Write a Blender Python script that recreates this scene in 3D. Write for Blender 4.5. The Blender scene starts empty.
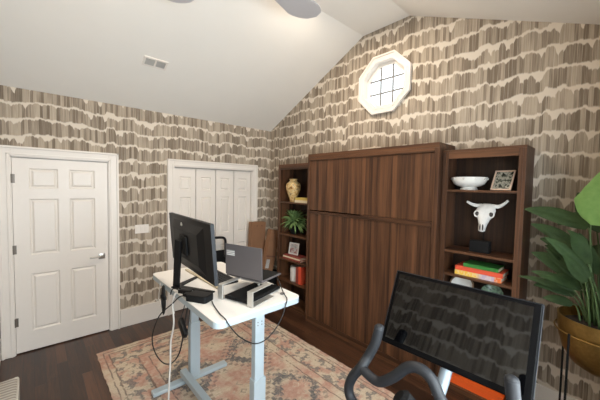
import bpy, bmesh, math, random
from mathutils import Vector, Matrix
random.seed(7)
S = bpy.context.scene
C = S.collection
V = Vector
PI = math.pi

# ------------------------------------------------------------------ helpers
def srgb(r, g, b):
    f = lambda c: (c/255/12.92) if c/255 <= .04045 else ((c/255+.055)/1.055)**2.4
    return (f(r), f(g), f(b), 1)

def thing(name, label, cat, loc=(0, 0, 0), group=None):
    o = bpy.data.objects.new(name, None); C.objects.link(o)
    o.location = loc; o.empty_display_size = .05
    o['label'] = label; o['category'] = cat
    if group: o['group'] = group
    return o

def wloc(o):
    v = V((0, 0, 0))
    while o: v += V(o.location); o = o.parent
    return v

def obj(name, bm, mat, parent=None, smooth=False, label=None, loc=None):
    """bm holds world coordinates; the object gets its own origin"""
    if loc is None:
        if bm.verts:
            lo = [min(v.co[i] for v in bm.verts) for i in range(3)]
            hi = [max(v.co[i] for v in bm.verts) for i in range(3)]
            loc = V(((lo[0]+hi[0])/2, (lo[1]+hi[1])/2, lo[2]))
        else: loc = V((0, 0, 0))
    loc = V(loc)
    bmesh.ops.recalc_face_normals(bm, faces=bm.faces)
    bmesh.ops.translate(bm, verts=bm.verts, vec=-loc)
    me = bpy.data.meshes.new(name); bm.to_mesh(me); bm.free()
    for m in (mat if isinstance(mat, (list, tuple)) else [mat]): me.materials.append(m)
    if smooth:
        for p in me.polygons: p.use_smooth = True
        if smooth != 'all':
            me.set_sharp_from_angle(angle=math.radians(40))
    o = bpy.data.objects.new(name, me); C.objects.link(o)
    if parent:
        o.parent = parent; o.location = loc - wloc(parent)
    else: o.location = loc
    if label: o['label'] = label
    return o

def tag(o, label, cat, group=None):
    o['label'] = label; o['category'] = cat
    if group: o['group'] = group
    return o

def struct(name, bm, mat, parent=None, smooth=False):
    o = obj(name, bm, mat, parent, smooth)
    if not parent: o['kind'] = 'structure'
    return o

def B(): return bmesh.new()

def box(bm, x0, x1, y0, y1, z0, z1, bev=0, seg=2):
    vs = [bm.verts.new((x, y, z)) for x in (x0, x1) for y in (y0, y1) for z in (z0, z1)]
    idx = [(0, 1, 3, 2), (4, 6, 7, 5), (0, 4, 5, 1), (2, 3, 7, 6), (0, 2, 6, 4), (1, 5, 7, 3)]
    fs = [bm.faces.new([vs[i] for i in f]) for f in idx]
    if bev:
        es = list({e for f in fs for e in f.edges})
        bmesh.ops.bevel(bm, geom=es, offset=bev, segments=seg, affect='EDGES', profile=.5)
    return vs

def obox(bm, o, ax, ay, az, r, bev=0, seg=2):
    """box in the frame (o; ax, ay, az); r = x0,x1,y0,y1,z0,z1"""
    t = bmesh.new(); box(t, *r, bev=bev, seg=seg)
    M = Matrix((V(ax), V(ay), V(az))).transposed()
    mp = {}
    for v in t.verts: mp[v] = bm.verts.new(V(o)+M @ v.co)
    for f in t.faces: bm.faces.new([mp[v] for v in f.verts])
    t.free()

def prism(bm, pts, off):
    """pts closed 3D loop, extruded by vector off"""
    a = [bm.verts.new(p) for p in pts]; b = [bm.verts.new(V(p)+V(off)) for p in pts]
    n = len(a)
    bm.faces.new(a); bm.faces.new(b[::-1])
    for i in range(n): bm.faces.new((a[i], a[(i+1) % n], b[(i+1) % n], b[i]))

def holed(bm, outer, holes, off):
    """flat polygon with holes, extruded"""
    es = []
    for loop in [outer]+holes:
        vs = [bm.verts.new(p) for p in loop]
        es += [bm.edges.new((vs[i], vs[(i+1) % len(vs)])) for i in range(len(vs))]
    r = bmesh.ops.triangle_fill(bm, use_beauty=True, use_dissolve=False, edges=es)
    fs = [g for g in r['geom'] if isinstance(g, bmesh.types.BMFace)]
    e = bmesh.ops.extrude_face_region(bm, geom=fs)
    vs = [g for g in e['geom'] if isinstance(g, bmesh.types.BMVert)]
    bmesh.ops.translate(bm, verts=vs, vec=V(off))

def spline(pts, n=6, closed=False):
    P = [V(p) for p in pts]; out = []; m = len(P)
    rng = range(m) if closed else range(m-1)
    for i in rng:
        if closed: a, b, c, d = P[(i-1) % m], P[i], P[(i+1) % m], P[(i+2) % m]
        else: a, b, c, d = P[max(i-1, 0)], P[i], P[i+1], P[min(i+2, m-1)]
        for k in range(n):
            t = k/n
            out.append(.5*((2*b)+(c-a)*t+(2*a-5*b+4*c-d)*t*t+(3*b-a-3*c+d)*t**3))
    if not closed: out.append(P[-1])
    return out

def tube(bm, path, r, n=8, closed=False, flat=None, cap=True):
    """r number or function(t 0..1) ; flat scales one cross axis"""
    P = [V(p) for p in path]; m = len(P); rings = []
    up = None
    for i in range(m):
        if closed: t = P[(i+1) % m]-P[(i-1) % m]
        else: t = P[min(i+1, m-1)]-P[max(i-1, 0)]
        t.normalize()
        if up is None:
            up = V((0, 0, 1)) if abs(t.z) < .9 else V((1, 0, 0))
        s = t.cross(up).normalized(); up = s.cross(t).normalized()
        rr = r(i/(m-1)) if callable(r) else r
        ring = []
        for k in range(n):
            a = 2*PI*k/n
            ring.append(bm.verts.new(P[i]+s*math.cos(a)*rr+up*math.sin(a)*rr*(flat or 1)))
        rings.append(ring)
    for i in range(m if closed else m-1):
        A, Bq = rings[i], rings[(i+1) % m]
        for k in range(n): bm.faces.new((A[k], A[(k+1) % n], Bq[(k+1) % n], Bq[k]))
    if not closed and cap:
        bm.faces.new(rings[0]); bm.faces.new(rings[-1][::-1])

def cyl(bm, a, b, r, n=16): tube(bm, [a, b], r, n)

def lathe(bm, prof, c, n=32, axis=(0, 0, 1), opened=False):
    """prof list of (radius, height) along axis, from c"""
    az = V(axis).normalized(); ax = az.orthogonal().normalized(); ay = az.cross(ax)
    rings = []
    for r, h in prof:
        if r < 1e-5: rings.append([bm.verts.new(V(c)+az*h)])
        else: rings.append([bm.verts.new(V(c)+az*h+(ax*math.cos(2*PI*k/n)+ay*math.sin(2*PI*k/n))*r) for k in range(n)])
    for A, Bq in zip(rings, rings[1:]):
        for k in range(n):
            a0, a1 = A[k % len(A)], A[(k+1) % len(A)]
            b0, b1 = Bq[k % len(Bq)], Bq[(k+1) % len(Bq)]
            f = []
            for v in (a0, a1, b1, b0):
                if v not in f: f.append(v)
            if len(f) > 2: bm.faces.new(f)
    if not opened and len(rings[0]) > 1: bm.faces.new(rings[0])
    if len(rings[-1]) > 1: bm.faces.new(rings[-1][::-1])

def ell(bm, c, r, n=20, m=12, ax=None):
    """ellipsoid"""
    prof = []
    M = Matrix(ax).transposed() if ax else Matrix.Identity(3)
    rings = []
    for i in range(m+1):
        th = PI*i/m
        if i in (0, m): rings.append([bm.verts.new(V(c)+M @ V((0, 0, r[2]*math.cos(th))))])
        else: rings.append([bm.verts.new(V(c)+M @ V((r[0]*math.sin(th)*math.cos(2*PI*k/n), r[1]*math.sin(th)*math.sin(2*PI*k/n), r[2]*math.cos(th)))) for k in range(n)])
    for A, Bq in zip(rings, rings[1:]):
        for k in range(n):
            f = []
            for v in (A[k % len(A)], A[(k+1) % len(A)], Bq[(k+1) % len(Bq)], Bq[k % len(Bq)]):
                if v not in f: f.append(v)
            bm.faces.new(f)

# ------------------------------------------------------------------ materials
class NT:
    def __init__(s, name):
        s.m = bpy.data.materials.new(name); s.m.use_nodes = True
        s.t = s.m.node_tree; s.t.nodes.clear()
        s.out = s.t.nodes.new('ShaderNodeOutputMaterial')
        s.b = s.t.nodes.new('ShaderNodeBsdfPrincipled')
        s.t.links.new(s.b.outputs[0], s.out.inputs[0])
    def n(s, typ, **kw):
        x = s.t.nodes.new(typ)
        for k, v in kw.items(): setattr(x, k, v)
        return x
    def l(s, a, b): s.t.links.new(a, b)
    def setv(s, sock, v):
        if hasattr(v, 'links') or isinstance(v, bpy.types.NodeSocket): s.l(v, sock)
        else: sock.default_value = v
    def math(s, op, a, b=None, c=None, clamp=False):
        x = s.n('ShaderNodeMath', operation=op, use_clamp=clamp)
        s.setv(x.inputs[0], a)
        if b is not None: s.setv(x.inputs[1], b)
        if c is not None: s.setv(x.inputs[2], c)
        return x.outputs[0]
    def smooth(s, v, a, b):
        x = s.n('ShaderNodeMapRange', interpolation_type='SMOOTHSTEP')
        s.setv(x.inputs[0], v); s.setv(x.inputs[1], a); s.setv(x.inputs[2], b)
        x.inputs[3].default_value = 0; x.inputs[4].default_value = 1
        return x.outputs[0]
    def mix(s, f, a, b):
        x = s.n('ShaderNodeMix', data_type='RGBA')
        s.setv(x.inputs[0], f); s.setv(x.inputs[6], a); s.setv(x.inputs[7], b)
        return x.outputs[2]
    def pos(s, obj=False):
        if obj:
            tc = s.n('ShaderNodeTexCoord'); o = tc.outputs['Object']
        else: o = s.n('ShaderNodeNewGeometry').outputs['Position']
        q = s.n('ShaderNodeSeparateXYZ'); s.l(o, q.inputs[0])
        return q.outputs[0], q.outputs[1], q.outputs[2]
    def vec(s, x, y, z=0.):
        c = s.n('ShaderNodeCombineXYZ')
        for i, v in enumerate((x, y, z)): s.setv(c.inputs[i], v)
        return c.outputs[0]
    def noise(s, v, scale=1., detail=2., rough=.5):
        x = s.n('ShaderNodeTexNoise'); s.l(v, x.inputs['Vector'])
        x.inputs['Scale'].default_value = scale; x.inputs['Detail'].default_value = detail
        x.inputs['Roughness'].default_value = rough
        return x.outputs[0]
    def white(s, v):
        x = s.n('ShaderNodeTexWhiteNoise', noise_dimensions='3D'); s.l(v, x.inputs['Vector']); return x.outputs[0]
    def bump(s, h, st=.3, d=.01):
        x = s.n('ShaderNodeBump'); x.inputs['Strength'].default_value = st; x.inputs['Distance'].default_value = d
        s.l(h, x.inputs['Height']); s.l(x.outputs[0], s.b.inputs['Normal'])

def plain(name, col, rough=.5, metal=0., spec=.5, var=.06, sc=30., bump=0.):
    m = NT(name); x, y, z = m.pos(True)
    nz = m.noise(m.vec(x, y, z), sc, 3)
    f = m.math('MULTIPLY_ADD', nz, var*2, 1-var)
    cm = m.n('ShaderNodeVectorMath', operation='SCALE'); cm.inputs[0].default_value = col[:3]; m.l(f, cm.inputs['Scale'])
    m.l(cm.outputs[0], m.b.inputs['Base Color'])
    m.b.inputs['Roughness'].default_value = rough; m.b.inputs['Metallic'].default_value = metal
    m.b.inputs['Specular IOR Level'].default_value = spec
    if bump: m.bump(nz, bump, .004)
    return m.m

def wallpaper():
    m = NT('brush_stroke_wallpaper'); x, y, z = m.pos()
    u = m.math('SUBTRACT', x, y)
    P = .168
    wob = m.noise(m.vec(m.math('MULTIPLY', u, 2.2), m.math('MULTIPLY', z, .9), 0.), 1., 2)
    s = m.math('ADD', m.math('DIVIDE', z, P), m.math('MULTIPLY', wob, .55))
    s = m.math('ADD', s, m.math('MULTIPLY', m.noise(m.vec(m.math('MULTIPLY', u, 9.), m.math('MULTIPLY', z, 1.5), 4.), 1., 1), .30))
    cu = m.math('DIVIDE', m.math('ADD', u, m.math('MULTIPLY', m.noise(m.vec(m.math('MULTIPLY', u, 5.), 2., 2.), 1., 1), .15)), .105)
    ck = m.math('FLOOR', cu); cq = m.smooth(m.math('SUBTRACT', cu, ck), .80, 1.)
    s0 = m.white(m.vec(ck, 6.3, 1.1)); s1 = m.white(m.vec(m.math('ADD', ck, 1.), 6.3, 1.1))
    stp = m.math('ADD', m.math('MULTIPLY', s0, m.math('SUBTRACT', 1., cq)), m.math('MULTIPLY', s1, cq))
    s = m.math('ADD', s, m.math('MULTIPLY', stp, .24))
    r = m.math('FLOOR', s); f = m.math('SUBTRACT', s, r)
    # clumps about 13 cm wide, each made of dabs about 3.5 cm wide
    shift = m.white(m.vec(r, 3.3, 1.7))
    uu = m.math('ADD', u, m.math('MULTIPLY', shift, .4))
    cw = .118
    cl = m.math('DIVIDE', m.math('ADD', uu, m.math('MULTIPLY', m.noise(m.vec(m.math('MULTIPLY', u, 6.), r, 0.), 1., 1), .10)), cw)
    ci = m.math('FLOOR', cl); cf = m.math('SUBTRACT', cl, ci)
    c1 = m.white(m.vec(ci, r, 5.1)); c2 = m.white(m.vec(ci, r, 9.4))
    edge = m.math('MULTIPLY', m.math('ABSOLUTE', m.math('SUBTRACT', cf, .5)), 2.)
    e4 = m.math('POWER', edge, 4.)
    dab = m.math('DIVIDE', uu, .027)
    di = m.math('FLOOR', dab); df = m.math('SUBTRACT', dab, di)
    d1 = m.white(m.vec(di, r, .5)); d2 = m.white(m.vec(di, r, 7.5))
    dedge = m.math('POWER', m.math('MULTIPLY', m.math('ABSOLUTE', m.math('SUBTRACT', df, .5)), 2.), 3.)
    fine = m.noise(m.vec(m.math('MULTIPLY', u, 120.), m.math('MULTIPLY', z, 25.), r), 1., 2)
    # lower and upper ends of every stroke
    patch = m.smooth(m.noise(m.vec(m.math('MULTIPLY', u, 10.), m.math('MULTIPLY', r, 3.7), 0.), 1., 1), .52, .64)
    patch = m.math('MULTIPLY', patch, m.math('MULTIPLY_ADD', d2, .7, .5))
    lo = m.math('SUBTRACT', m.math('ADD', m.math('MULTIPLY', c1, .03), m.math('MULTIPLY', d1, .08)), .03)
    lo = m.math('ADD', lo, m.math('MULTIPLY', e4, .02))
    lo = m.math('ADD', lo, m.math('MULTIPLY', fine, .03))
    hi = m.math('SUBTRACT', 1.02, m.math('MULTIPLY', c2, .04))
    hi = m.math('SUBTRACT', hi, m.math('MULTIPLY', patch, .30))
    hi = m.math('SUBTRACT', hi, m.math('MULTIPLY', e4, .14))
    hi = m.math('SUBTRACT', hi, m.math('MULTIPLY', dedge, .05))
    hi = m.math('SUBTRACT', hi, m.math('MULTIPLY', m.math('MULTIPLY', d2, d2), .05))
    a = m.smooth(f, m.math('SUBTRACT', lo, .03), m.math('ADD', lo, .07))
    b = m.math('SUBTRACT', 1., m.smooth(f, m.math('SUBTRACT', hi, .07), m.math('ADD', hi, .02)))
    ink = m.math('MULTIPLY', a, b)
    # pale gaps between some dabs
    gap = m.math('MULTIPLY', m.smooth(dedge, .55, .95), m.smooth(m.white(m.vec(di, r, 3.)), .45, .9))
    gap = m.math('MULTIPLY', gap, .7)
    ink = m.math('MULTIPLY', ink, m.math('SUBTRACT', 1., gap))
    st = m.noise(m.vec(m.math('MULTIPLY', u, 95.), m.math('MULTIPLY', z, 3.), m.math('MULTIPLY', r, 3.)), 1., 3, .6)
    tone = m.math('ADD', m.math('MULTIPLY', st, .75), m.math('MULTIPLY', m.white(m.vec(di, r, 2.2)), .35))
    tone = m.smooth(tone, .28, .82)
    inkc = m.mix(tone, srgb(116, 103, 89), srgb(184, 170, 152))
    col = m.mix(ink, srgb(216, 205, 190), inkc)
    m.l(col, m.b.inputs['Base Color'])
    m.b.inputs['Roughness'].default_value = .8; m.b.inputs['Specular IOR Level'].default_value = .25
    return m.m

def walnut(name='walnut', k=.85, axis='z'):
    m = NT(name); x, y, z = m.pos()
    if axis == 'z': a, b, c = x, y, z
    else: a, b, c = x, z, y          # grain runs along y
    pl = m.math('FLOOR', m.math('DIVIDE', m.math('ADD', b, m.math('MULTIPLY', a, 1.)), .047))
    w = m.white(m.vec(pl, 1.3, .2))
    g = m.noise(m.vec(m.math('MULTIPLY', a, 30.), m.math('MULTIPLY', b, 30.), m.math('ADD', m.math('MULTIPLY', c, 1.1), m.math('MULTIPLY', w, 7.))), 1., 4, .6)
    h = m.noise(m.vec(m.math('MULTIPLY', a, 150.), m.math('MULTIPLY', b, 150.), m.math('MULTIPLY', c, 5.)), 1., 2)
    t = m.math('ADD', m.math('MULTIPLY', g, .75), m.math('MULTIPLY', h, .2))
    t = m.math('ADD', t, m.math('MULTIPLY', w, .22))
    t = m.smooth(t, .32, .86)
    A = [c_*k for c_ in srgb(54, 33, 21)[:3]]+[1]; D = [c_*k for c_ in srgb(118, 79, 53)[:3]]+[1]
    m.l(m.mix(t, A, D), m.b.inputs['Base Color'])
    m.b.inputs['Roughness'].default_value = .42; m.b.inputs['Specular IOR Level'].default_value = .4
    m.bump(h, .15, .002)
    return m.m

def floor_mat():
    m = NT('dark_oak_floor'); x, y, z = m.pos()
    W = .083
    px_ = m.math('DIVIDE', x, W); pi_ = m.math('FLOOR', px_); pf = m.math('SUBTRACT', px_, pi_)
    off = m.white(m.vec(pi_, 4., 4.))
    py_ = m.math('ADD', m.math('DIVIDE', y, 1.1), m.math('MULTIPLY', off, 5.)); pj = m.math('FLOOR', py_)
    qf = m.math('SUBTRACT', py_, pj)
    w = m.white(m.vec(pi_, pj, .7))
    g = m.noise(m.vec(m.math('MULTIPLY', x, 45.), m.math('MULTIPLY', y, 3.), m.math('MULTIPLY', w, 9.)), 1., 4, .65)
    t = m.math('ADD', m.math('MULTIPLY', g, .8), m.math('MULTIPLY', w, .35))
    t = m.smooth(t, .3, .95)
    col = m.mix(t, srgb(44, 28, 20), srgb(98, 64, 44))
    gap = m.math('MAXIMUM', m.smooth(m.math('ABSOLUTE', m.math('SUBTRACT', pf, .5)), .475, .5),
                 m.smooth(m.math('ABSOLUTE', m.math('SUBTRACT', qf, .5)), .497, .5))
    m.l(m.mix(gap, col, srgb(22, 14, 10)), m.b.inputs['Base Color'])
    m.l(m.math('MULTIPLY_ADD', g, .2, .22), m.b.inputs['Roughness'])
    m.bump(m.math('SUBTRACT', m.math('MULTIPLY', g, .3), gap), .25, .003)
    return m.m

RX0, RX1, RY0, RY1 = -2.59, -.745, -3.25, -.50
def rug_mat():
    m = NT('faded_rug'); x, y, z = m.pos()
    cx, cy = (RX0+RX1)/2, (RY0+RY1)/2; hx, hy = (RX1-RX0)/2, (RY1-RY0)/2
    ax = m.math('ABSOLUTE', m.math('SUBTRACT', x, cx)); ay = m.math('ABSOLUTE', m.math('SUBTRACT', y, cy))
    dx = m.math('SUBTRACT', hx, ax); dy = m.math('SUBTRACT', hy, ay)
    d = m.math('MINIMUM', dx, dy)                           # distance from the rug's rim
    P = m.vec(x, y, 0.)
    wig = m.math('MULTIPLY', m.math('SUBTRACT', m.noise(P, 9., 2), .5), .03)
    d2 = m.math('ADD', d, wig)
    big = m.noise(P, 4.2, 3); med = m.noise(P, 16., 3, .7); fin = m.noise(P, 70., 2, .7)
    salmon = m.mix(m.smooth(med, .3, .7), srgb(180, 136, 120), srgb(196, 164, 146))
    cream = m.mix(m.smooth(fin, .3, .7), srgb(192, 176, 154), srgb(210, 194, 172))
    grey = m.mix(m.smooth(fin, .3, .7), srgb(88, 86, 88), srgb(132, 128, 124))
    col = m.mix(m.smooth(big, .42, .60), salmon, cream)
    # repeated medallions: rings of a rounded diamond distance on a mirrored lattice
    def fold(c, p):
        q = m.math('SUBTRACT', m.math('FRACT', m.math('DIVIDE', c, p)), .5)
        return m.math('MULTIPLY', m.math('ABSOLUTE', q), p)
    fx, fy = fold(m.math('SUBTRACT', x, cx), .62), fold(m.math('SUBTRACT', y, cy), .80)
    step = m.math('MULTIPLY', m.math('FLOOR', m.math('MULTIPLY', m.math('ADD', fx, wig), 26.)), 1/26.)
    dia = m.math('ADD', step, m.math('MULTIPLY', fy, .8))
    blob = m.math('SUBTRACT', 1., m.smooth(m.math('ABSOLUTE', m.math('SUBTRACT', dia, .19)), .045, .065))
    ring = m.math('SUBTRACT', 1., m.smooth(m.math('ABSOLUTE', m.math('SUBTRACT', dia, .30)), .008, .016))
    vor = m.n('ShaderNodeTexVoronoi', distance='MANHATTAN', feature='F1'); m.l(P, vor.inputs['Vector']); vor.inputs['Scale'].default_value = 11.
    vd = m.smooth(m.math('ABSOLUTE', m.math('SUBTRACT', vor.outputs[0], .42)), .05, .12)
    wear = m.smooth(m.noise(P, 12., 4, .75), .36, .52)
    field = m.smooth(d2, .40, .41)
    g1 = m.math('MULTIPLY', m.math('MULTIPLY', m.math('MULTIPLY', blob, vd), field), m.math('MULTIPLY', wear, 1.0))
    col = m.mix(g1, col, grey)
    col = m.mix(m.math('MULTIPLY', m.math('MULTIPLY', ring, field), .6), col, srgb(120, 104, 98))
    fl = m.math('MULTIPLY', m.math('SUBTRACT', 1., vd), m.math('MULTIPLY', m.smooth(med, .35, .6), .8))
    col = m.mix(fl, col, m.mix(m.smooth(big, .4, .6), cream, grey))
    # border: cream main band with salmon and grey motifs between thin dark lines
    band = m.math('MULTIPLY', m.smooth(d2, .10, .105), m.math('SUBTRACT', 1., m.smooth(d2, .31, .315)))
    bcol = m.mix(m.smooth(m.noise(P, 7., 3), .45, .6), cream, salmon)
    bcol = m.mix(m.math('MULTIPLY', m.smooth(m.noise(P, 13., 2, .6), .50, .57), .8), bcol, grey)
    col = m.mix(band, col, bcol)
    for c_, w_ in ((.055, .006), (.10, .007), (.315, .008), (.40, .006)):
        ln = m.math('SUBTRACT', 1., m.smooth(m.math('ABSOLUTE', m.math('SUBTRACT', d2, c_)), w_*.5, w_*1.4))
        col = m.mix(m.math('MULTIPLY', ln, m.math('MULTIPLY', m.smooth(med, .35, .5), .75)), col, srgb(98, 84, 80))
    strk = m.noise(m.vec(m.math('MULTIPLY', x, 14.), m.math('MULTIPLY', y, 130.), 0.), 1., 2)
    col = m.mix(m.math('MULTIPLY', m.smooth(strk, .5, .75), .35), col, srgb(120, 108, 102))
    fade = m.math('MULTIPLY', m.smooth(m.noise(P, 32., 4, .8), .45, .7), .38)
    col = m.mix(fade, col, srgb(196, 172, 152))
    m.l(col, m.b.inputs['Base Color']); m.b.inputs['Roughness'].default_value = .95
    m.b.inputs['Specular IOR Level'].default_value = .1
    m.bump(fin, .6, .006)
    return m.m

def leafmat(name, c1, c2, trans=.15):
    m = NT(name); x, y, z = m.pos(True)
    n = m.noise(m.vec(x, y, z), 25., 2)
    m.l(m.mix(n, c1, c2), m.b.inputs['Base Color'])
    m.b.inputs['Roughness'].default_value = .6; m.b.inputs['Specular IOR Level'].default_value = .25
    t = m.n('ShaderNodeBsdfTranslucent'); m.l(m.mix(n, c1, c2), t.inputs[0])
    mx = m.n('ShaderNodeMixShader'); mx.inputs[0].default_value = trans
    m.l(m.b.outputs[0], mx.inputs[1]); m.l(t.outputs[0], mx.inputs[2]); m.l(mx.outputs[0], m.out.inputs[0])
    return m.m

def emit(name, col, st):
    m = NT(name); m.b.inputs['Base Color'].default_value = col
    m.b.inputs['Emission Color'].default_value = col; m.b.inputs['Emission Strength'].default_value = st
    return m.m

def paneglass():
    m = NT('pane_glass'); m.t.nodes.remove(m.b)
    a = m.n('ShaderNodeBsdfTransparent'); a.inputs[0].default_value = (.95, .97, .97, 1)
    g = m.n('ShaderNodeBsdfGlossy'); g.inputs['Roughness'].default_value = .02
    mx = m.n('ShaderNodeMixShader'); mx.inputs[0].default_value = .06
    m.l(a.outputs[0], mx.inputs[1]); m.l(g.outputs[0], mx.inputs[2]); m.l(mx.outputs[0], m.out.inputs[0])
    return m.m

def stripes(name, c1, c2, axis, period, rough=.8, soft=.3):
    m = NT(name); p = m.pos()
    v = p['xyz'.index(axis)]
    w = m.math('SINE', m.math('MULTIPLY', v, 2*PI/period))
    m.l(m.mix(m.smooth(w, -soft, soft), c1, c2), m.b.inputs['Base Color'])
    m.b.inputs['Roughness'].default_value = rough
    m.bump(w, .5, .004)
    return m.m

def patches(name, cols, sc, rough=.6, metal=0., stretch=(1, 1, 1)):
    m = NT(name); x, y, z = m.pos(True)
    v = m.vec(m.math('MULTIPLY', x, stretch[0]), m.math('MULTIPLY', y, stretch[1]), m.math('MULTIPLY', z, stretch[2]))
    n = m.noise(v, sc, 2)
    cr = m.n('ShaderNodeValToRGB'); m.l(n, cr.inputs[0])
    el = cr.color_ramp.elements
    k = len(cols)
    while len(el) < k: el.new(.5)
    for i, c in enumerate(cols):
        el[i].position = .3+.4*i/(k-1); el[i].color = c
    m.l(cr.outputs[0], m.b.inputs['Base Color'])
    m.b.inputs['Roughness'].default_value = rough; m.b.inputs['Metallic'].default_value = metal
    return m.m

M = {}
M['paper'] = wallpaper()
M['white'] = plain('white_trim_paint', srgb(232, 225, 217), .38, var=.015)
M['ceil'] = plain('ceiling_paint', srgb(240, 236, 229), .9, spec=.15, var=.015, sc=4)
M['floor'] = floor_mat()
M['rug'] = rug_mat()
M['walnut'] = walnut()
M['walnuth'] = walnut('walnut_cross_grain', .85, 'y')
M['walnutshade'] = walnut('walnut_back_shade', .30)  # same walnut, darkened: shade inside the shelves put into the colour
M['black'] = plain('black_plastic', srgb(18, 17, 18), .5, spec=.3)
M['blackm'] = plain('matt_black', srgb(16, 16, 17), .75, spec=.25, var=.15)
M['rubber'] = plain('dark_rubber', srgb(34, 35, 38), .55, spec=.35, bump=.1, sc=200)
M['screen'] = plain('dark_screen_glass', srgb(4, 4, 5), .03); M['screen'].node_tree.nodes['Principled BSDF'].inputs['IOR'].default_value = 1.52; M['screen'].node_tree.nodes['Principled BSDF'].inputs['Specular IOR Level'].default_value = .5
M['bezel'] = plain('black_bezel', srgb(4, 4, 5), .4, spec=.12)
M['post'] = plain('blue_grey_metal', srgb(120, 130, 138), .4, .3)
M['desktop'] = plain('white_laminate', srgb(236, 233, 228), .35, var=.01)
M['deskmetal'] = plain('pale_grey_metal', srgb(176, 188, 194), .45, var=.02)
M['silver'] = plain('brushed_silver', srgb(205, 202, 196), .35, .7)
M['chrome'] = plain('satin_nickel', srgb(170, 165, 158), .3, .9)
M['lid'] = plain('grey_laptop_metal', srgb(112, 106, 106), .45, .4, var=.02)
M['grill'] = plain('grey_metal', srgb(120, 116, 112), .5, var=.03)
M['vent'] = plain('vent_grey', srgb(190, 186, 180), .5, var=.02)
M['hinge'] = plain('hinge_metal', srgb(120, 112, 104), .4, .7)
M['sticker'] = stripes('sticker_print', srgb(215, 212, 208), srgb(150, 148, 146), 'z', .012)
M['fan'] = plain('fan_blade_white', srgb(205, 202, 204), .5, var=.02)
M['glass'] = paneglass()
M['lamp'] = emit('lamp_glow', (1, .80, .56, 1), 9)
M['gold'] = plain('hammered_gold', srgb(150, 120, 66), .42, .9, var=.25, sc=60, bump=.6)
M['leafd'] = leafmat('dark_green_leaf', srgb(34, 54, 32), srgb(72, 94, 56))
M['leafl'] = leafmat('light_green_leaf', srgb(110, 156, 84), srgb(146, 186, 110), .35)
M['leafm'] = leafmat('mid_green_leaf', srgb(92, 128, 70), srgb(150, 176, 118), .25)
M['stalk'] = plain('leaf_stalk', srgb(74, 98, 56), .6)
M['soil'] = plain('dark_soil', srgb(38, 28, 22), .95, var=.3)
M['ceramic'] = plain('white_ceramic', srgb(226, 224, 218), .3, var=.02)
M['bone'] = plain('white_bone', srgb(226, 224, 220), .6, var=.06, sc=60, bump=.2)
M['boneshade'] = plain('bone_hollow_shade', srgb(70, 66, 64), .9)  # dark tone paints the shade of the skull's hollows
M['vase'] = patches('ochre_vase_glaze', [srgb(120, 84, 44), srgb(196, 156, 96), srgb(214, 190, 140), srgb(104, 74, 44)], 22, .4)
M['yellow'] = plain('yellow_cover', srgb(206, 178, 92), .6)
M['cream'] = plain('cream_pages', srgb(222, 208, 178), .8)
M['red'] = plain('dull_red_cover', srgb(142, 60, 50), .6)
M['orange'] = plain('orange_cover', srgb(236, 96, 34), .5)
M['orangered'] = plain('orange_red_cover', srgb(226, 88, 58), .55)
M['green'] = plain('green_cover', srgb(58, 128, 56), .5)
M['kraft'] = plain('brown_cardboard', srgb(136, 98, 70), .8, var=.12, sc=8)
M['tape'] = plain('tape_dark', srgb(110, 70, 52), .6)
M['wstrip'] = plain('pale_wood_strip', srgb(196, 182, 154), .5)
M['whitecord'] = plain('white_cable', srgb(214, 208, 200), .5)
M['blackcord'] = plain('black_cable', srgb(22, 22, 23), .5)
M['pouf'] = stripes('grey_ribbed_fabric', srgb(150, 144, 136), srgb(190, 184, 174), 'y', .035, .9, .8)
M['piping'] = plain('pale_piping', srgb(196, 190, 180), .9)
M['candle'] = plain('white_candle_glass', srgb(220, 214, 206), .3)
M['photo'] = patches('grey_photo_print', [srgb(28, 30, 26), srgb(70, 74, 62), srgb(170, 166, 152), srgb(40, 42, 36)], 38, .25)
M['photo2'] = patches('red_and_grey_photo_print', [srgb(150, 150, 148), srgb(196, 190, 184), srgb(150, 84, 80), srgb(120, 116, 118)], 14, .3)
M['roseframe'] = plain('pale_wood_frame', srgb(206, 178, 158), .5)
M['dish'] = plain('tan_dish_rim', srgb(122, 100, 78), .5, var=.2)
M['greendish'] = patches('green_glaze', [srgb(30, 44, 36), srgb(120, 146, 122), srgb(40, 54, 42)], 30, .3)

# big book: mixed coloured spine
def spine():
    m = NT('multicoloured_spine'); x, y, z = m.pos()
    t = m.smooth(m.math('MULTIPLY', m.math('ADD', y, 3.34), -1.), -.03, .03)
    t2 = m.smooth(m.math('MULTIPLY', m.math('ADD', y, 3.455), -1.), -.004, .004)
    col = m.mix(t2, m.mix(t, srgb(240, 194, 74), srgb(196, 176, 196)), srgb(232, 120, 60))
    blk = m.math('MULTIPLY', m.smooth(m.white(m.vec(m.math('FLOOR', m.math('MULTIPLY', y, 90.)), m.math('FLOOR', m.math('MULTIPLY', z, 70.)), 0.)), .55, .6), .35)
    col = m.mix(blk, col, srgb(236, 226, 206))
    m.l(col, m.b.inputs['Base Color']); m.b.inputs['Roughness'].default_value = .5
    return m.m
M['spine'] = spine()

# ------------------------------------------------------------------ room shell
H = 2.739; ZT = 3.67; YW = -4.382; XW = -3.335; ZS = 2.824; T = .12
PROF = [(0, H), (-1.889, ZT), (-2.493, ZT), (YW, ZS)]
DX0, DX1, DZ = -3.215, -2.381, 2.055        # door opening
CX0, CX1, CZ = -1.620, -.370, 2.045         # closet opening

bm = B(); box(bm, XW-T, T, YW-T, T, -.1, 0); struct('floor', bm, M['floor'])

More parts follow.
